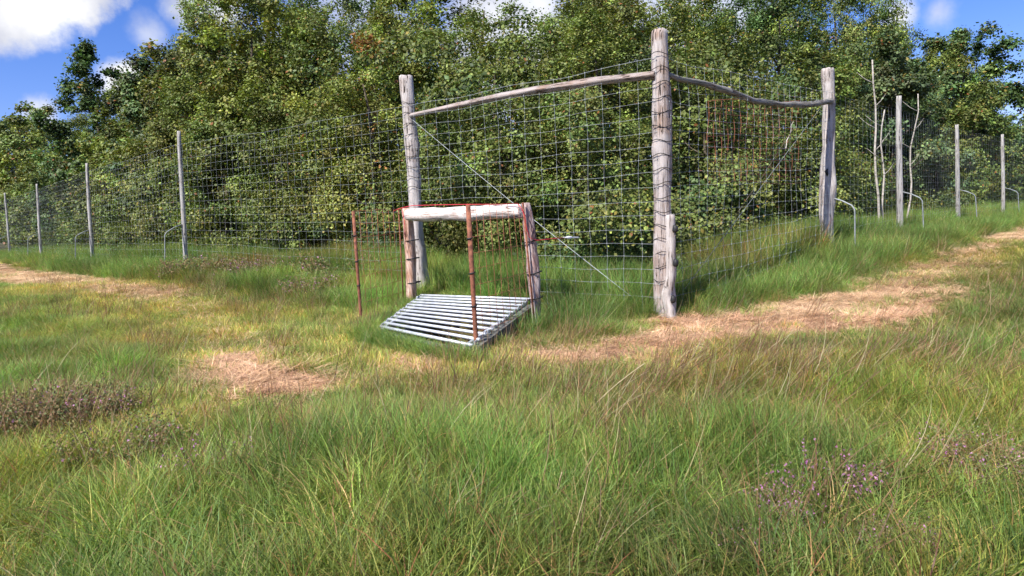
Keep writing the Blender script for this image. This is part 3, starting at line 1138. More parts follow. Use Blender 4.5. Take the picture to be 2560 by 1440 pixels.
def tree(name, x, y, h, rad, pal, label, cat='tree', group=None, low=.08, leaf=.06, lai=3.0, seed=0, birch=False, shape='round', parts=True, shared=None):
    global leaf_total
    r_ = np.random.default_rng(seed + 500)
    gz_ = Gf(x, y)
    t = thing(name, label, cat, (x, y, gz_), group)
    # trunk with limbs
    mb = MB()
    lean = r_.normal(size=2) * .05 * h
    tp = [Vector((lean[0] * (k / 6) ** 1.5 + .04 * math.sin(k * 1.3 + seed), lean[1] * (k / 6) ** 1.5, -.1 + (h * .8 + .1) * k / 6)) for k in range(7)]
    r0 = .016 * h + .01
    mb.tube(tp, [r0 * (1 - .85 * k / 6) * (1.3 if k == 0 else 1) for k in range(7)], 7)
    ends = []
    nl = 9 if parts else 5
    for k in range(nl):
        f = .12 + .75 * (k + r_.random() * .6) / nl
        p = tp[0].lerp(tp[-1], f)
        i_ = min(5, int(f * 6))
        p = tp[i_].lerp(tp[i_ + 1], f * 6 - i_)
        az = k * 2.4 + r_.random()
        prof = math.sqrt(max(.15, 1 - ((f - .45) / .62) ** 2))
        q = p + Vector((math.cos(az), math.sin(az), .55 + .4 * r_.random())) * rad * prof * .62
        md = p.lerp(q, .5) + Vector((0, 0, -.06 * rad))
        rr = r0 * (1 - f) * .5 + .006
        mb.tube([p, md, q], [rr, rr * .7, rr * .3], 5)
        ends.append(q)
        for s_ in range(2):
            q2 = md + Vector((r_.normal(), r_.normal(), .5 + r_.random())) * rad * .28
            mb.tube([md, q2], [rr * .5, rr * .2], 4)
    v_ = [Vector(p) for p in mb.v]
    o = from_py('trunk', v_, mb.f, M['birch' if birch else 'bark'], t)
    # crown clumps
    if shared is not None:
        o = bpy.data.objects.new('crown', shared)
        link(o, t)
        o.scale = (rad / 1.35, rad / 1.35, h / 4.8)
        o.rotation_euler = (0, 0, seed * 1.7)
        o.color = (*(PAL[pal] / PAL['oak'] * r_.uniform(.9, 1.25)), 1)
        return t
    zlo, zhi = h * low, h
    area = 2 * rad * (zhi - zlo) * .85
    la = .33 * leaf * leaf
    nleaf = int(area * lai / la * (1 + .3 * rad))
    nleaf = int(min(nleaf, 24000) * .95)
    cr_ = .16 + .13 * rad
    ncl = int(42 + 26 * rad)
    cs = [(q.x, q.y, q.z) for q in ends if q.z < h] + [(tp[-1].x, tp[-1].y, tp[-1].z), (tp[5].x, tp[5].y, tp[5].z)]
    while len(cs) < ncl:
        f = r_.random() ** .9
        az = r_.random() * 2 * PI
        if shape == 'round':
            prof = math.sqrt(max(0.03, 1 - abs((f - .42) / .60) ** 2.4))
        elif shape == 'cone':
            prof = max(.06, (1 - f) ** .75 * (1 if f > .15 else .8))
        else:
            prof = max(.1, 1 - abs((f - .3) / .72) ** 1.6)
        # lobed outline
        prof *= 1 + .28 * math.sin(az * 3 + seed) * math.sin(f * 9 + seed) + .15 * math.sin(az * 5 + f * 14)
        rr = rad * prof * (r_.random() ** .4)
        cs.append((math.cos(az) * rr + lean[0] * f, math.sin(az) * rr + lean[1] * f, zlo + (zhi - zlo) * f * .96))
    cs = np.array(cs)
    cr = cr_ * (.6 + .8 * r_.random(ncl)) * (1.15 - .5 * (cs[:, 2] / h))
    wts = cr ** 2 * (.6 + .8 * r_.random(ncl))
    cnt = np.maximum(8, (nleaf * wts / wts.sum()).astype(int))
    kc = PAL[pal][None] * np.exp(r_.normal(size=(ncl, 1)) * .28) * (1 + r_.normal(size=(ncl, 3)) * np.array([.07, .04, .08]))
    V, T, Cc = leaf_cloud(cs, cr, cnt, leaf, kc, np.array([lean[0] * .5, lean[1] * .5, h * .4]), r_)
    V, T, Cc = keep_inside(V, Cc, x, y)
    leaf_total += len(V) // 4
    me = np_mesh('crown', V, [T], M['leaf'], Cc)
    o = bpy.data.objects.new('crown', me)
    link(o, t)
    return t


# outline of the wood against the sky: photo x -> photo y
SIL = [(-400, 330), (0, 300), (60, 300), (130, 262), (170, 235), (300, 230), (340, 235), (420, 130), (470, 55), (520, -20), (700, -90), (790, -30), (900, -100), (2120, -100), (2180, 0), (2240, 70), (2300, 55),
       (2380, 80), (2450, 130), (2500, 210), (2560, 215), (2700, 260), (3000, 330)]
SX, SY = [s[0] for s in SIL], [s[1] for s in SIL]


def to_px(x, y, z):
    q = CR3.transposed() @ Vector((x, y, z - ZC))
    if q.z > -.2:
        return None
    return 1280 + q.x / -q.z * FPX, 720 - q.y / -q.z * FPX


def height_for(x, y, frac, rad):
    """tree height so that its top sits at the outline of the wood"""
    p = to_px(x, y, 2.5)
    if p is None:
        return 4.0
    ty = np.interp(p[0], SX, SY)
    hz = 2.5 + (p[1] - ty) * y / FPX
    hz = (hz - Gf(x, y)) * frac
    return float(np.clip(hz, 2.2, 7.0))


def along(posts, s):
    """point at distance s along a run of posts, and the direction"""
    for a_, b_ in zip(posts[:-1], posts[1:]):
        L = (b_[0] - a_[0]).length
        if s <= L:
            return a_[0].lerp(b_[0], s / L), (b_[0] - a_[0]).normalized()
        s -= L
    return posts[-1][0], (posts[-1][0] - posts[-2][0]).normalized()


def near_name(px):
    marks = [(12, 'the farthest left post'), (92, 'the second farthest left post'), (217, 'the third left post'), (447, 'the nearest thin left post'),
             (750, 'the wide left netting'), (1030, 'the thick left post'), (1190, 'the pale lintel'), (1430, 'the cord insulator'), (1655, 'the corner post'), (1860, 'the rusty mesh patch'),
             (2070, 'the thick right hand post'), (2200, 'the bare birch stems'), (2250, 'the nearest thin right post'), (2395, 'the middle thin right post'), (2507, 'the last thin right post')]
    return min(marks, key=lambda m_: abs(m_[0] - px))[1]


def shared_crown(seed, shape):
    """a full crown 4.8 m high and 1.35 m in radius, used by several trees of the inner rows"""
    r_ = np.random.default_rng(seed)
    rad, h, zlo, ncl = 1.35, 4.8, .4, 120
    cs = []
    while len(cs) < ncl:
        f = r_.random() ** .85
        az = r_.random() * 2 * PI
        prof = math.sqrt(max(.05, 1 - abs((f - .42) / .62) ** 2.4)) if shape == 0 else max(.12, 1 - abs((f - .32) / .72) ** 1.7)
        prof *= 1 + .25 * math.sin(az * 3 + seed) * math.sin(f * 9 + seed) + .14 * math.sin(az * 5 + f * 14)
        rr = rad * prof * (r_.random() ** .38)
        cs.append((math.cos(az) * rr, math.sin(az) * rr, zlo + (h - zlo) * f * .96))
    cs = np.array(cs)
    cr = .27 * (.5 + .9 * r_.random(ncl)) * (1.2 - .5 * cs[:, 2] / h)
    w_ = cr ** 2 * (.6 + .8 * r_.random(ncl))
    cnt = np.maximum(20, (46000 * w_ / w_.sum()).astype(int))
    kc = PAL['oak'][None] * np.exp(r_.normal(size=(ncl, 1)) * .30) * (1 + r_.normal(size=(ncl, 3)) * np.array([.07, .04, .08]))
    V, T, Cc = leaf_cloud(cs, cr, cnt, .041, kc, np.array([0, 0, 2.0]), r_)
    return np_mesh('crown', V, [T], M['leaf'], Cc)


SHARED = [shared_crown(900 + i, i % 2) for i in range(6)]
placed = []
trees = []
TI = 0
used_labels = {}


def uniq(lab):
    used_labels[lab] = used_labels.get(lab, 0) + 1
    return lab if used_labels[lab] == 1 else None


PALS_L = ['oak', 'oak', 'yellow', 'oak', 'olive', 'bright', 'oak', 'dark']
PALS_R = ['oak', 'dark', 'olive', 'oak', 'yellow', 'dark', 'blue']
DESC = {'oak': 'mid green', 'yellow': 'yellow green', 'olive': 'olive green', 'bright': 'fresh green', 'dark': 'dark green', 'blue': 'grey green'}
HW = ['broad', 'bushy', 'leaning', 'dense', 'open', 'ragged', 'rounded', 'narrow']
for run, posts, pals in (('left', posts_l, PALS_L), ('right', posts_r, PALS_R)):
    for row, (off0, off1, step, fr0, fr1, lowv, radk, lai) in enumerate([(1.3, 1.9, 1.2, .45, .80, .11, .95, 3.0), (2.9, 3.8, 1.6, .80, 1.02, .08, 1.2, 3.0), (5.0, 6.4, 2.3, .95, 1.06, .10, 1.45, 2.6)]):
        s = -1.0 if row else .6
        rr_ = random.Random(100 * row + (7 if run == 'left' else 9))
        while s < (33 if run == 'left' else 27):
            p, d_ = along(posts, max(s, 0))
            nin = Vector((d_.y, -d_.x, 0))
            if nin.y < 0:
                nin = -nin
            if s < 0:
                p = p + d_ * s
            q = p + nin * rr_.uniform(off0, off1)
            s += step * rr_.uniform(.85, 1.2) * (1 + .028 * max(s, 0))
            if seg_side(np.array([q.x]), np.array([q.y]))[0] < .8:
                continue
            if any((q.x - a_) ** 2 + (q.y - b_) ** 2 < (1.0 + .25 * row) ** 2 for a_, b_ in placed):
                continue
            pp = to_px(q.x, q.y, 1.5)
            if pp is None or pp[0] < -260 or pp[0] > 2820:
                continue
            # a gap with slim birch stems on the right
            if run == 'right' and row == 0 and 2130 < pp[0] < 2330:
                continue
            placed.append((q.x, q.y))
            rad = rr_.uniform(.85, 1.2) * radk
            h = height_for(q.x, q.y, rr_.uniform(fr0, fr1), rad)
            dist = math.hypot(q.x, q.y)
            rad *= min(1.25, max(.8, h / 4.2))
            if row:
                if seg_side(np.array([q.x]), np.array([q.y]))[0] < 2.0:
                    continue
                rad = min(rad, (seg_side(np.array([q.x]), np.array([q.y]))[0] - .5) / 1.3)
            leaf = .036 * max(1, dist / 9.5) ** .75
            if row:
                leaf *= 1.15
            pal = pals[rr_.randrange(len(pals))]
            trees.append((run, row, q.x, q.y, h, rad, pal, leaf, lai, lowv, pp[0], rr_.randrange(1000)))

for (run, row, x, y, h, rad, pal, leaf, lai, lowv, px, seed) in sorted(trees, key=lambda t_: (t_[1], t_[10])):
    TI += 1
    nm = near_name(px)
    rown = ['at the wood edge', 'in the second row', 'deep in the wood'][row]
    lab = None
    for hw in random.Random(seed).sample(HW, len(HW)):
        cand = f'{hw} {DESC[pal]} tree {rown} behind {nm}'
        if cand not in used_labels:
            lab = uniq(cand)
            break
    tree(['edge_tree', 'broadleaf_tree', 'broadleaf_tree'][row], x, y, h, rad, pal, lab, 'tree', 'broadleaf trees of the wood', lowv, leaf, lai, seed + TI * 13, shape=['round', 'spread', 'round'][row], parts=row == 0, shared=SHARED[(TI + row) % 6] if row else None)

# outline trees
for (px, py, d_, rad, pal, lab, shp, lw) in [
    (228, 88, 17.5, 1.5, 'dark', 'dark pointed tree standing above the wood at the upper left', 'spread', .2),
    (378, 135, 15.0, 1.3, 'blue', 'grey green tree top right of the dark pointed tree', 'spread', .2),
    (455, 30, 12.5, 1.2, 'olive', 'tall olive tree at the left shoulder of the high wood', 'round', .2),
    (30, 285, 25.0, 2.4, 'dark', 'dark rounded tree at the far left edge of the wood', 'round', .1),
    (600, -60, 11.5, 1.3, 'yellow', 'tall yellow green tree under the top edge left of the frame', 'round', .2),
    (2385, 68, 17.5, 1.8, 'dark', 'dark tree top under the cloud at the upper right', 'round', .2),
    (2245, 55, 14.5, 1.2, 'blue', 'grey green tree top above the slim birch stems', 'spread', .3),
        (2545, 190, 23.0, 2.4, 'dark', 'dark tree at the far right edge of the wood', 'round', .1),
        (918, 90, 9.6, .2, 'rust', 'small crown of orange red leaves high in the wood left of the thick left post', 'round', .93),
        (130, 262, 22.0, 2.4, 'oak', 'mid green tree left of the dark pointed tree', 'round', .05), (80, 300, 26, 2.6, 'yellow', 'yellow green tree near the left edge of the wood', 'round', .03), (-60, 330, 28.0, 2.8, 'olive', 'olive tree cut by the left edge', 'round', .05), (320, 215, 16.5, 1.3, 'oak', 'mid green tree right below the dark pointed tree', 'round', .05)]:
    p = at_depth(px, py, d_)
    while seg_side(np.array([p.x]), np.array([p.y]))[0] < rad * 1.35 + .3 and d_ < 45:
        d_ += .4
        p = at_depth(px, py, d_)
    q = (p.x, p.y)
    h = p.z - Gf(*q)
    tree('outline_tree', q[0], q[1], h, rad, pal, lab, 'tree', None, lw, .052 * (d_ / 9.5) ** .75, 3.6, int(px) + 77, shape=shp)

# slim bare birch stems on the right
for i, (xb, yb, xt, yt, d_, r_, lab) in enumerate([
    (2195, 560, 2184, 150, 10.9, .022, 'tall slim white birch stem right of the thick right hand post'),
    (2208, 560, 2206, 275, 11.1, .019, 'short white birch stem next to the tall slim one'),
    (2266, 540, 2292, 235, 11.6, .017, 'leaning white birch stem behind the first thin post on the right')]):
    f = foot(xb, d_)
    tt = at_depth(xt, yt, d_)
    t = thing('birch_stem', lab, 'tree', f, 'slim birch stems on the right')
    pts = [f + (tt - f) * (k / 8) + Vector((.035 * math.sin(k * 1.4 + i * 2), .03 * math.cos(k * 1.1 + i), 0)) for k in range(9)]
    MB().tube([pts[0] - Vector((0, 0, .1))] + pts, [r_ * 1.1] + [r_ * (1 - .5 * k / 8) for k in range(9)], 10).build('trunk', M['birch'], t)
    mb = MB()
    for k in (4, 5, 6, 7):
        q = pts[k] + Vector(((-1) ** k * .22, .1, .2))
        mb.tube([pts[k], pts[k].lerp(q, .5) + Vector((0, 0, -.02)), q], [r_ * .35, r_ * .25, r_ * .1], 5)
    mb.build('branch', M['birch'], t)
# dead leaning branch behind the right panel, pale twig above it
for i, (p0_, p1_, d_, r_, lab) in enumerate([
    ((1742, 690), (1985, 320), 8.2, .008, 'long thin dead branch leaning behind the right panel'),
    ((1962, 375), (1984, 300), 8.6, .008, 'short pale broken twig behind the rusty mesh patch'),
        ((1245, 560), (1252, 610), 8.0, .022, 'pale sunlit stub of trunk seen through the timber frame')]):
    a_, b_ = at_depth(*p0_, d_), at_depth(*p1_, d_ + .3)
    o = MB().tube([a_.lerp(b_, k / 6) + Vector((.015 * math.sin(k * 2 + i), 0, .012 * math.cos(k * 1.7))) for k in range(7)], [r_ * (1 - .6 * k / 6) for k in range(7)], 7).build('dead_branch', M['bark' if i == 0 else 'birch'])
    tag(o, lab, 'branch')

# low undergrowth at the foot of the wood
C_, R_, K_ = [], [], []
ur = random.Random(5)
for run, posts in (('l', posts_l), ('r', posts_r)):
    s = .2
    while s < 30:
        p, d_ = along(posts, s)
        nin = Vector((d_.y, -d_.x, 0))
        if nin.y < 0:
            nin = -nin
        for _ in range(4 if run == 'r' else 3):
            q = p + nin * (.75 + 2.6 * ur.random() ** 1.3) + d_ * ur.uniform(-.3, .3)
            pp = to_px(q.x, q.y, .5)
            if pp and -150 < pp[0] < 2700:
                if 1040 < pp[0] < 1330 and q.y < 8.4:
                    continue
                C_.append((q.x, q.y, Gf(q.x, q.y) + ur.uniform(.05, .8) * (1 if ur.random() < .7 else 1.5)))
                R_.append(ur.uniform(.14, .34))
                K_.append(PAL[ur.choice(['bright', 'oak', 'dark', 'yellow'])] * ur.uniform(.7, 1.1))
        s += .22 * (1 + .03 * s)
C_, R_, K_ = np.array(C_), np.array(R_), np.array(K_)
V, T, Cc = leaf_cloud(C_, R_, np.full(len(C_), 210), .043, K_, np.array([4.0, 14, -2]), rng)
V, T, Cc = keep_inside(V, Cc, 0, 0, .30)
leaf_total += len(V) // 4
o = bpy.data.objects.new('undergrowth', np_mesh('undergrowth', V, [T], M['leaf'], Cc))
link(o)
tag(o, 'low leafy undergrowth along the foot of the wood', kind='stuff')
# inner mass of the wood between and behind the trees
C_, R_, K_ = [], [], []
for run, posts in (('l', posts_l), ('r', posts_r)):
    s = .0
    while s < 34:
        p, d_ = along(posts, s)
        nin = Vector((d_.y, -d_.x, 0))
        if nin.y < 0:
            nin = -nin
        for _ in range(7):
            q = p + nin * ur.uniform(2.6, 8.5) + d_ * ur.uniform(-.5, .5)
            pp = to_px(q.x, q.y, 1.5)
            if pp and -200 < pp[0] < 2760:
                hh = height_for(q.x, q.y, .72, 1)
                C_.append((q.x, q.y, Gf(q.x, q.y) + hh * ur.random() ** .9))
                R_.append(ur.uniform(.3, .55))
                K_.append(PAL[ur.choice(['oak', 'oak', 'dark', 'olive'])] * ur.uniform(.7, 1.05))
        s += .26 * (1 + .03 * s)
C_, R_, K_ = np.array(C_), np.array(R_), np.array(K_)
V, T, Cc = leaf_cloud(C_, R_, np.full(len(C_), 190), .058, K_, np.array([4.0, 14, -2]), rng)
V, T, Cc = keep_inside(V, Cc, 0, 0, .8)
leaf_total += len(V) // 4
o = bpy.data.objects.new('thicket', np_mesh('thicket', V, [T], M['leaf'], Cc))
link(o)
tag(o, 'dense inner thicket of the wood between the trees', kind='stuff')
print('LEAVES', leaf_total)


# ------------------------------------------------------------------ grass
def blades(n, rad, L0, L1, w0, bend0, bend1, wind, cols_, seed, segs=3, tipcol=None, lean=0.15, flat=0.0):
    r_ = np.random.default_rng(seed)
    a_ = r_.random(n) * 2 * PI
    rr = rad * np.sqrt(r_.random(n))
    base = np.stack([np.cos(a_) * rr, np.sin(a_) * rr, np.full(n, -.01)], 1)
    az = a_ + r_.normal(size=n) * 1.1
    dx = np.cos(az) + wind
    dy = np.sin(az)
    nn = np.hypot(dx, dy) + 1e-5
    dx, dy = dx / nn, dy / nn
    L = L0 + (L1 - L0) * r_.random(n) ** 1.2
    bend = bend0 + (bend1 - bend0) * r_.random(n)
    le = lean * r_.random(n) + flat
    tw = r_.random(n) * PI
    W = w0 * (.6 + .8 * r_.random(n))
    sx, sy = np.cos(tw), np.sin(tw)
    V, colr = [], []
    kc = cols_[r_.integers(0, len(cols_), n)] * np.exp(r_.normal(size=(n, 1)) * .18)
    for k in range(segs + 1):
        t = k / segs
        hz = (le * t + bend * t * t) * L
        vz = L * np.sqrt(np.maximum(.05, 1 - np.minimum(.93, (le + bend * t) ** 2))) * t
        if flat:
            vz = L * t * .12 * r_.random(n) + .01
        c = base + np.stack([dx * hz, dy * hz, vz], 1)
        ww = W * (1 - t ** 1.6) + .0003
        cc = kc * (0.9 + .15 * t) if tipcol is None else kc * (1 - t ** 2) + tipcol * t ** 2
        if k < segs:
            V.append(c + np.stack([sx * ww, sy * ww, 0 * ww], 1) * .5)
            V.append(c - np.stack([sx * ww, sy * ww, 0 * ww], 1) * .5)
            colr += [cc, cc]
        else:
            V.append(c)
            colr.append(cc)
    m_ = 2 * segs + 1
    V = np.stack(V, 1).reshape(-1, 3)
    colr = np.stack(colr, 1).reshape(-1, 3)
    i0 = np.arange(n)[:, None] * m_
    Q = np.concatenate([i0 + np.array([[2 * k, 2 * k + 1, 2 * k + 3, 2 * k + 2]]) for k in range(segs - 1)])
    T_ = i0 + np.array([[2 * segs - 2, 2 * segs - 1, 2 * segs]])
    return V, [Q, T_], colr


GREEN = np.array([[.135, .235, .055], [.175, .265, .062], [.10, .19, .048], [.20, .25, .070], [.13, .235, .06], [.17, .26, .06], [.33, .27, .13], [.24, .13, .085]])
STRAW = np.array([[.62, .45, .30], [.52, .36, .25], [.72, .56, .40], [.42, .26, .18], [.66, .50, .30]])
BROWN = np.array([[.19, .105, .06], [.26, .15, .085], [.15, .085, .06]])


def proto_collection(name, makers, mat):
    c = bpy.data.collections.new(name)
    for i, (V, P_, K) in enumerate(makers):
        me = np_mesh(f'{name}_{i:02d}', V, P_, mat, K, 'blade_colour')
        o = bpy.data.objects.new(f'{name}_{i:02d}', me)
        c.objects.link(o)
    return c


def gn_scatter(name, coll, pos, spin, tilt, tilt_az, scale, vid, tint, label):
    me = bpy.data.meshes.new(name)
    n = len(pos)
    me.vertices.add(n)
    me.vertices.foreach_set('co', np.ascontiguousarray(pos, np.float32).ravel())
    # spin about z first, then tip over towards tilt_az
    cs, ss = np.cos(spin), np.sin(spin)
    Rz = np.zeros((n, 3, 3))
    Rz[:, 0, 0] = cs
    Rz[:, 0, 1] = -ss
    Rz[:, 1, 0] = ss
    Rz[:, 1, 1] = cs
    Rz[:, 2, 2] = 1
    ax = np.stack([-np.sin(tilt_az), np.cos(tilt_az), np.zeros(n)], 1)
    K = np.zeros((n, 3, 3))
    K[:, 0, 1], K[:, 0, 2] = -ax[:, 2], ax[:, 1]
    K[:, 1, 0], K[:, 1, 2] = ax[:, 2], -ax[:, 0]
    K[:, 2, 0], K[:, 2, 1] = -ax[:, 1], ax[:, 0]
    Rt_ = np.eye(3)[None] + np.sin(tilt)[:, None, None] * K + (1 - np.cos(tilt))[:, None, None] * (K @ K)
    R = Rt_ @ Rz
    eb = -np.arcsin(np.clip(R[:, 2, 0], -1, 1))
    ea = np.arctan2(R[:, 2, 1], R[:, 2, 2])
    ec = np.arctan2(R[:, 1, 0], R[:, 0, 0])
    for nm, arr in (('rot', np.stack([ea, eb, ec], 1)), ('scl', scale)):
        a_ = me.attributes.new(nm, 'FLOAT_VECTOR', 'POINT')
        a_.data.foreach_set('vector', np.ascontiguousarray(arr, np.float32).ravel())
    a_ = me.attributes.new('vid', 'INT', 'POINT')
    a_.data.foreach_set('value', np.ascontiguousarray(vid, np.int32))
    a_ = me.attributes.new('tint', 'FLOAT_COLOR', 'POINT')
    tt = np.ones((n, 4), np.float32)
    tt[:, :3] = tint
    a_.data.foreach_set('color', tt.ravel())
    o = bpy.data.objects.new(name, me)
    link(o)
    tag(o, label, kind='stuff')
    ng = bpy.data.node_groups.new(name + '_scatter', 'GeometryNodeTree')
    ng.interface.new_socket('Geometry', in_out='INPUT', socket_type='NodeSocketGeometry')
    ng.interface.new_socket('Geometry', in_out='OUTPUT', socket_type='NodeSocketGeometry')
    N = ng.nodes
    gi, gout = N.new('NodeGroupInput'), N.new('NodeGroupOutput')
    iop = N.new('GeometryNodeInstanceOnPoints')
    ci = N.new('GeometryNodeCollectionInfo')
    ci.inputs['Collection'].default_value = coll
    ci.inputs['Separate Children'].default_value = True
    ci.inputs['Reset Children'].default_value = True

    def attr(nm, dt):
        a2 = N.new('GeometryNodeInputNamedAttribute')
        a2.data_type = dt
        a2.inputs['Name'].default_value = nm
        return a2.outputs[0]
    er = N.new('FunctionNodeEulerToRotation')
    ng.links.new(attr('rot', 'FLOAT_VECTOR'), er.inputs[0])
    ng.links.new(gi.outputs[0], iop.inputs['Points'])
    ng.links.new(ci.outputs[0], iop.inputs['Instance'])
    iop.inputs['Pick Instance'].default_value = True
    ng.links.new(attr('vid', 'INT'), iop.inputs['Instance Index'])
    ng.links.new(er.outputs[0], iop.inputs['Rotation'])
    ng.links.new(attr('scl', 'FLOAT_VECTOR'), iop.inputs['Scale'])
    ng.links.new(iop.outputs[0], gout.inputs[0])
    md = o.modifiers.new('scatter', 'NODES')
    md.node_group = ng
    return o


WIND = math.radians(-8)


def sample_region(n, dmin, dmax, power=1.0):
    """points over the visible wedge, evenly per area"""
    out_x, out_y = [], []
    y = np.sqrt(dmin ** 2 + (dmax ** 2 - dmin ** 2) * rng.random(n))
    x = (rng.random(n) * 2 - 1) * (y * .86 + .6)
    return x, y


def in_grid(x, y, grow=1.05):
    c0 = np.mean(GRIDPOLY, 0)
    P_ = [(c0[0] + (p[0] - c0[0]) * grow, c0[1] + (p[1] - c0[1]) * grow) for p in GRIDPOLY]
    ins = np.ones(len(x), bool)
    for i in range(4):
        a_, b_ = P_[i], P_[(i + 1) % 4]
        ins &= ((b_[0] - a_[0]) * (y - a_[1]) - (b_[1] - a_[1]) * (x - a_[0])) < 0
    return ins


def zone_tint(x, y):
    """colour multiplier of the living grass: yellower and browner patches"""
    n1 = vnoise(x, y, .9, 1) * .6 + vnoise(x, y, 2.3, 2) * .4
    n2 = vnoise(x, y, .6, 3) * .5 + vnoise(x, y, 3.1, 4) * .5
    t = np.ones((len(x), 3))
    t *= (.62 + .76 * n1)[:, None] * np.exp(rng.normal(size=(len(x), 1)) * .26) * (1 + rng.normal(size=(len(x), 3)) * np.array([.10, .02, .06]))
    yel = np.clip((n2 - .45) * 3, 0, 1)[:, None]
    t = t * (1 - yel) + t * np.array([1.38, 1.12, 1.0]) * yel
    n3_ = vnoise(x, y, 4.5, 7)
    t *= (.75 + .5 * n3_)[:, None]
    return t


BRN = [(gp(1560, 900), .5), (gp(1700, 930), .5), (gp(1850, 930), .45), (gp(1480, 980), .3), (gp(1380, 870), .3), (gp(1800, 700), .5), (gp(1950, 660), .4), (gp(1700, 1020), .4),
       (gp(850, 690), .4), (gp(600, 690), .5), (gp(150, 1080), .3), (gp(60, 1080), .3), (gp(1080, 1000), .35), (gp(1480, 1120), .25), (gp(330, 870), .3)]


def brown_amt(x, y):
    r = np.zeros(len(x))
    for (p, q) in BRN:
        r = np.maximum(r, np.exp(-((x - p[0]) ** 2 + (y - p[1]) ** 2) / (q * q)))
    return r


# clumps
mk = []
for i in range(8):
    mk.append(blades(84, .075, .07, .23, .0029, .25, .85, .0, GREEN[[0, 1, 2, 3, 1, 4, 5, 0, 6][:8 + (i % 2)] + [[6], [7], [2], [1]][i % 4]], 10 + i, 4))
tuft = proto_collection('grass_tuft', mk, M['blade'])
mk = [blades(64, .075, .03, .09, .003, .2, .8, 0, GREEN[[1, 3, 4, 3, 6]] * 1.1, 30 + i, 3) for i in range(4)]
short = proto_collection('short_tuft', mk, M['blade'])
mk = [blades(46, .09, .05, .17, .0036, .3, .6, 0, STRAW, 40 + i, 3, flat=.45) for i in range(5)]
strawc = proto_collection('straw_wisp', mk, M['straw'])


def culms(seed):
    cc_ = BROWN if seed % 5 < 3 else np.array([[.42, .34, .19], [.36, .30, .15], [.5, .42, .27]])
    V, P_, K = blades(6, .10, .22, .42, .0024, .12, .4, 0, cc_, seed, 5, lean=.12)
    V2, P2, K2 = blades(12, .10, .14, .30, .0028, .2, .5, 0, BROWN * 1.25, seed + 50, 4)
    o_ = len(V)
    out_p = list(P_) + [p + o_ for p in P2]
    return np.concatenate([V, V2]), out_p, np.concatenate([K, K2])


mk = [culms(60 + i) for i in range(5)]
culm = proto_collection('dry_culms', mk, M['blade'])

# tall green grass
x, y = sample_region(30000, 1.15, 9.0)
x2, y2 = sample_region(14000, 8.0, 26)
x, y = np.concatenate([x, x2]), np.concatenate([y, y2])
side = seg_side(x, y)
ha_, pk_ = hay_amt(x, y)
mo_ = mown_amt(x, y)
br_ = brown_amt(x, y)
u = rng.random(len(x))
behind_gate = (np.abs(x - .1) < .9) & (side > 0) & (side < 1.2)
keep = (side < 1.3) & ~in_grid(x, y) & (u > ha_ * 1.15) & (u > mo_ * .86) & (rng.random(len(x)) > br_ * .35)

# the passage mouth stays open between the grid and the timber frame
x, y, side, mo_, br_ = x[keep], y[keep], side[keep], mo_[keep], br_[keep]
hgt = .42 + .45 * vnoise(x, y, 1.1, 8) + .55 * vnoise(x, y, 3.4, 9) + .25 * rng.random(len(x))
neargate = np.exp(-(((x + .35) / 1.2) ** 2 + ((y - 5.2) / 1.0) ** 2))
hgt *= (1 - .55 * mo_) * (1 - .4 * neargate) * np.where((side > -1.0) & (neargate < .5), 1.55, 1) * np.where(side > .05, 1.5, 1)
hgt *= .50 + .40 * smooth((3.1 - y) / 1.5)
hn_ = np.maximum.reduce([hay_amt(x, y + dd_)[0] for dd_ in (0, .15, .35, .6)])
hgt *= 1 - .68 * hn_
hgt *= np.where((y > 7) , 1.25, 1)
rf_scale = np.clip(y / 8, 1, 2.2)
tint = zone_tint(x, y)
tint = tint * (1 - br_[:, None] * .6) + tint * np.array([1.35, .88, .95]) * br_[:, None] * .6
sc_ = np.stack([.9 + .3 * rng.random(len(x)), .9 + .3 * rng.random(len(x)), np.ones(len(x))], 1) * np.stack([rf_scale ** .6 * hgt ** .3, rf_scale ** .6 * hgt ** .3, hgt], 1)
rightness = smooth((x + 1.0) / 2.5)
tus = np.zeros(len(x))
for (qx, qy, qr) in [(1300, 1150, .22), (1450, 1110, .2), (1250, 1260, .2), (1560, 1230, .22), (1050, 1210, .15), (1650, 1130, .15), (100, 960, .3), (820, 1200, .14), (2350, 880, .3), (600, 1120, .15), (1900, 1120, .16), (150, 880, .3), (330, 930, .25), (60, 820, .4), (2150, 1000, .25), (1750, 1200, .2), (1000, 850, .14), (1200, 880, .16), (1290, 850, .16)]:
    g_ = gp(qx, qy)
    tus = np.maximum(tus, np.exp(-((x - g_[0]) ** 2 + (y - g_[1]) ** 2) / qr ** 2))
tint = tint * (1 - .35 * tus[:, None]) + tint * np.array([.85, 1.25, .9]) * .35 * tus[:, None]
sc_[:, 2] *= 1 + .5 * tus
tint = tint * np.array([1.22, 1.06, 1.0])
gn_scatter('meadow_grass', tuft, np.stack([x, y, G(x, y)], 1), rng.random(len(x)) * 2 * PI, (.10 + .38 * rightness) * (.6 + .8 * rng.random(len(x))), WIND + rng.normal(size=len(x)) * .5,
           sc_, rng.integers(0, 8, len(x)), tint, 'tall green moor grass covering the open ground')

# lush grass along the foot of the fence
x, y = sample_region(26000, 4.8, 13.0)
x2, y2 = sample_region(12000, 12.0, 24)
x, y = np.concatenate([x, x2]), np.concatenate([y, y2])
side = seg_side(x, y)
L_ = np.hypot(x + .55, y - 5.7)
keep = (side > -.95) & (side < 1.1) & ~in_grid(x, y, 1.12) & ~((L_ < .95) & (side < -.05)) & (rng.random(len(x)) < .55 + .6 * vnoise(x, y, 1.6, 31)) & (hay_amt(x, y)[0] < .25)
x, y = x[keep], y[keep]
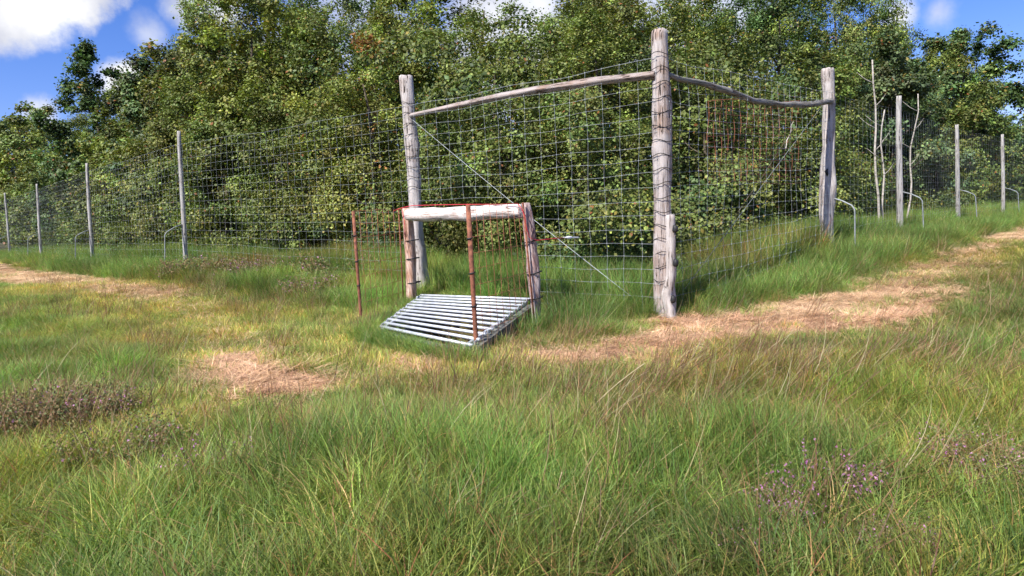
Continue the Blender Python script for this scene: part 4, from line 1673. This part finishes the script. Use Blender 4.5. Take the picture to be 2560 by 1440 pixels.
# and a fringe against the front and right edges of the pit
fx_, fy_ = [], []
for (p_, q_, o_) in ((c_fl, c_fr, 1.0), (c_bl, c_fl, 1.0)):
    for _ in range(120):
        t_ = rng.random()
        e_ = p_.lerp(q_, t_)
        v_ = (e_ - cen).normalized() * (.06 + .16 * rng.random())
        fx_.append(e_.x + v_.x)
        fy_.append(e_.y + v_.y)
nf_ = len(fx_)
x, y = np.concatenate([x, fx_]), np.concatenate([y, fy_])
hh_ = (1.0 + .7 * vnoise(x, y, 1.4, 33) + .3 * rng.random(len(x))) * np.where(seg_side(x, y) > 0, 1.55, 1.0)
hh_[-nf_:] *= .42
fb_ = brown_amt(x, y)[:, None]
gn_scatter('fence_foot_grass', tuft, np.stack([x, y, G(x, y)], 1), rng.random(len(x)) * 2 * PI, .25 * rng.random(len(x)), WIND + rng.normal(size=len(x)), np.stack([hh_ ** .4, hh_ ** .4, hh_], 1),
           rng.integers(0, 8, len(x)), zone_tint(x, y) * np.array([1.02, 1.02, .95]) * (1 - fb_ + fb_ * np.array([1.5, .85, 1.0])), 'lush green grass along the foot of the fence')

# short grass everywhere, thick on the mown track
x, y = sample_region(24000, 1.15, 9.0)
x2, y2 = sample_region(9000, 8.0, 22)
x, y = np.concatenate([x, x2]), np.concatenate([y, y2])
side = seg_side(x, y)
ha_, pk_ = hay_amt(x, y)
mo_ = mown_amt(x, y)
u = rng.random(len(x))
keep = (side < 2.2) & ~in_grid(x, y, 1.0) & (u > ha_ * 1.05) & ((mo_ > .15) | (u < .5))
x, y, mo_ = x[keep], y[keep], mo_[keep]
tint = zone_tint(x, y) * (1 + .38 * mo_[:, None] * np.array([1.2, .75, .4])) * np.array([1.1, .98, 1.0])
rf_scale = np.clip(y / 7, 1, 2.2) ** .7
sc_ = np.stack([1 + .3 * rng.random(len(x))] * 2 + [.7 + .6 * rng.random(len(x))], 1) * rf_scale[:, None]
gn_scatter('short_grass', short, np.stack([x, y, G(x, y)], 1), rng.random(len(x)) * 2 * PI, .3 * rng.random(len(x)), WIND + rng.normal(size=len(x)), sc_, rng.integers(0, 4, len(x)), tint, 'short grass on the mown track and between the tall tufts')

# cut straw lying on the strip
x, y = sample_region(90000, 2.5, 12.0)
ha_, pk_ = hay_amt(x, y)
br_ = brown_amt(x, y)
keep = (rng.random(len(x)) < np.clip(ha_ * 1.05 - .02, 0, 1) * (.55 + .9 * vnoise(x, y, 5.0, 21))) & ~in_grid(x, y)
keep |= (rng.random(len(x)) < .012) & ~in_grid(x, y) & (seg_side(x, y) < 0)
x, y, pk_ = x[keep], y[keep], pk_[keep]
x3, y3 = sample_region(9000, 11.0, 24.0)
ha3, pk3 = hay_amt(x3, y3)
k3 = rng.random(len(x3)) < ha3
x, y, pk_ = np.concatenate([x, x3[k3]]), np.concatenate([y, y3[k3]]), np.concatenate([pk_, pk3[k3]])
tint = np.array([1.0, 1.0, .9])[None] * (1 - pk_[:, None]) + np.array([1.05, .90, .84])[None] * pk_[:, None]
tint = tint * (.75 + .6 * rng.random((len(x), 1)))
sc_ = np.stack([.8 + .6 * rng.random(len(x))] * 2 + [.7 + .9 * rng.random(len(x))], 1)
gn_scatter('cut_straw', strawc, np.stack([x, y, G(x, y)], 1), rng.random(len(x)) * 2 * PI, .25 * rng.random(len(x)), rng.random(len(x)) * 6.3, sc_, rng.integers(0, 5, len(x)), tint, 'dry cut straw lying along the mown strip')

# brown seed stems leaning in the wind
x, y = sample_region(10000, 1.3, 9.5)
br_ = brown_amt(x, y)
ha_, _ = hay_amt(x, y)
side = seg_side(x, y)
n_ = vnoise(x, y, .8, 12)
ha2_ = hay_amt(x, y + .3)[0]
keep = (rng.random(len(x)) < (.07 + .55 * br_ + .16 * (n_ > .55)) * np.where(np.maximum(ha_, ha2_) > .4, .22, 1)) & (side < .8) & ~in_grid(x, y, 1.15)
x, y = x[keep], y[keep]
rightness = smooth((x + 1.0) / 2.5)
sc_ = np.stack([np.ones(len(x))] * 3, 1) * (.65 + .4 * rng.random((len(x), 1)))
tint = np.ones((len(x), 3)) * (.8 + .5 * rng.random((len(x), 1)))
gn_scatter('seed_stems', culm, np.stack([x, y, G(x, y)], 1), rng.random(len(x)) * 2 * PI, .12 + .45 * rightness + .15 * rng.random(len(x)), WIND + rng.normal(size=len(x)) * .3, sc_, rng.integers(0, 5, len(x)), tint, 'thin brown seed stems standing among the grass')


# ------------------------------------------------------------------ heather
def heather_mesh(seed, rad, hh, n, flower):
    r_ = np.random.default_rng(seed)
    V, P_, K = blades(n, rad, hh * .55, hh, .006, .15, .5, 0, np.array([[.21, .14, .07], [.26, .16, .09], [.15, .18, .07], [.17, .20, .08], [.27, .17, .10]]), seed, 3, lean=.45)
    o1 = np_mesh('sprigs', V, P_, M['sprig'], K, 'blade_colour')
    # little leafy nubs and flower bells up each sprig
    tips = V.reshape(n, -1, 3)[:, -1]
    mids = V.reshape(n, -1, 3)[:, 3]
    k = 9
    t_ = r_.random((n, k, 1))
    c = (mids[:, None] * (1 - t_) + tips[:, None] * t_).reshape(-1, 3) + r_.normal(size=(n * k, 3)) * .006
    isf = r_.random(n * k) < flower
    s_ = .008
    dirs = r_.normal(size=(n * k, 3))
    dirs /= np.linalg.norm(dirs, axis=1)[:, None]
    sd2 = np.cross(dirs, r_.normal(size=(n * k, 3)))
    sd2 /= np.linalg.norm(sd2, axis=1)[:, None] + 1e-6

    def tris(sel, size, colr):
        cc, d1, d2 = c[sel], dirs[sel], sd2[sel]
        Vt = np.stack([cc - d2 * size * .6, cc + d2 * size * .6, cc + d1 * size * 1.3], 1).reshape(-1, 3)
        Tt = np.arange(len(Vt)).reshape(-1, 3)
        kk = np.repeat(colr[r_.integers(0, len(colr), len(cc))], 3, 0)
        return Vt, [Tt], kk
    lv = np_mesh('leaflets', *tris(~isf, .008, np.array([[.15, .20, .08], [.23, .18, .09], [.24, .16, .09]]))[:2], M['sprig'], tris(~isf, .008, np.array([[.15, .20, .08], [.23, .18, .09], [.24, .16, .09]]))[2], 'blade_colour')
    fl = np_mesh('flowers', *tris(isf, .008, np.array([[.42, .17, .36], [.50, .25, .42], [.32, .14, .25]]))[:2], M['sprig'], tris(isf, .008, np.array([[.42, .17, .36], [.50, .25, .42], [.32, .14, .25]]))[2], 'blade_colour')
    return o1, lv, fl


HM = [heather_mesh(1, .15, .24, 260, .16), heather_mesh(2, .17, .22, 300, .04), heather_mesh(3, .10, .20, 130, .45)]
for (px, py, v_, s_, lab) in [
    (70, 1085, 1, 1.15, 'brown heather clump at the left edge, lowest of the left patch'),
    (175, 1075, 1, 1.05, 'brown heather clump right beside the left edge patch'),
    (250, 1055, 0, .8, 'small heather clump tipped with pink on the right of the left patch'),
    (300, 1165, 1, 1.0, 'low brown heather clump below the left patch'),
    (522, 1215, 2, .9, 'small bright pink heather sprig in the lower left grass'),
    (2430, 1190, 0, .7, 'flowering purple heather clump near the lower right edge'),
    (2500, 1235, 1, .6, 'dark heather clump at the lower right edge'),
    (2085, 1245, 2, .8, 'pale pink heather clump in the lower right grass'),
    (1960, 1300, 2, .6, 'tiny pink heather clump at the bottom right of centre'),
    (2390, 1010, 1, .5, 'dark heather clump in the grass on the right'),
    (1860, 1400, 0, .4, 'pinkish heather clump at the very bottom right of centre'),
    (2250, 1400, 0, .45, 'pinkish heather clump at the bottom right'),
    (485, 700, 1, 1.9, 'brown heather bush at the foot of the thin left post'),
    (845, 712, 1, 2.2, 'large dark brown heather bush left of the rusty pipe'),
    (635, 705, 0, 1.8, 'reddish heather bush between thin post and rusty pipe'),
    (785, 750, 0, 1.5, 'pink tipped heather clump on the edge of the mown track'),
    (950, 745, 2, .8, 'little pink heather clump between rusty pipe and brown leg')]:
    p = ground_at(px, py)
    t = thing('heather', lab, 'heather', p, 'heather clumps in the grass')
    t.scale = (s_, s_, s_ * 1.0)
    t.rotation_euler = (0, 0, random.random() * 6)
    for me, nm in zip(HM[v_], ('sprigs', 'leaflets', 'flowers')):
        tag(link(bpy.data.objects.new(nm, me), t), kind='stuff')

# single stalks that stand out
for (a_, b_, h0, mat, lab) in [
    ((1455, 1045), (1612, 908), .0042, 'straw_one', 'long pale straw stalk leaning right in the middle of the grass'),
    ((1385, 1292), (1405, 1180), .0035, 'straw_one', 'upright pale stalk near the bottom centre'),
    ((1010, 1110), (1022, 1000), .003, 'dark_one', 'thin dark stalk in the grass below the metal grid'),
    ((835, 960), (850, 885), .0035, 'dark_one', 'dark stalk beside the left straw patch'),
    ((1190, 945), (1212, 880), .004, 'dark_one', 'dark bent stalk just below the metal grid'),
        ((1440, 960), (1425, 905), .003, 'dark_one', 'dark stalk in front of the straw tip')]:
    if mat not in M:
        M[mat] = plain(mat, (.55, .44, .26) if mat == 'straw_one' else (.07, .045, .035), .8, 0, .2, 40)
    g0 = ground_at(*a_)
    d_ = g0.y
    e_ = at_depth(*b_, d_ * .98)
    pts = [g0.lerp(e_, k / 5) + Vector((0, 0, .015 * math.sin(PI * k / 5))) for k in range(6)]
    o = MB().tube(pts, [h0 * (1 - .4 * k / 5) * .6 for k in range(6)], 5).build('stalk', M[mat])
    tag(o, lab, 'stalk')
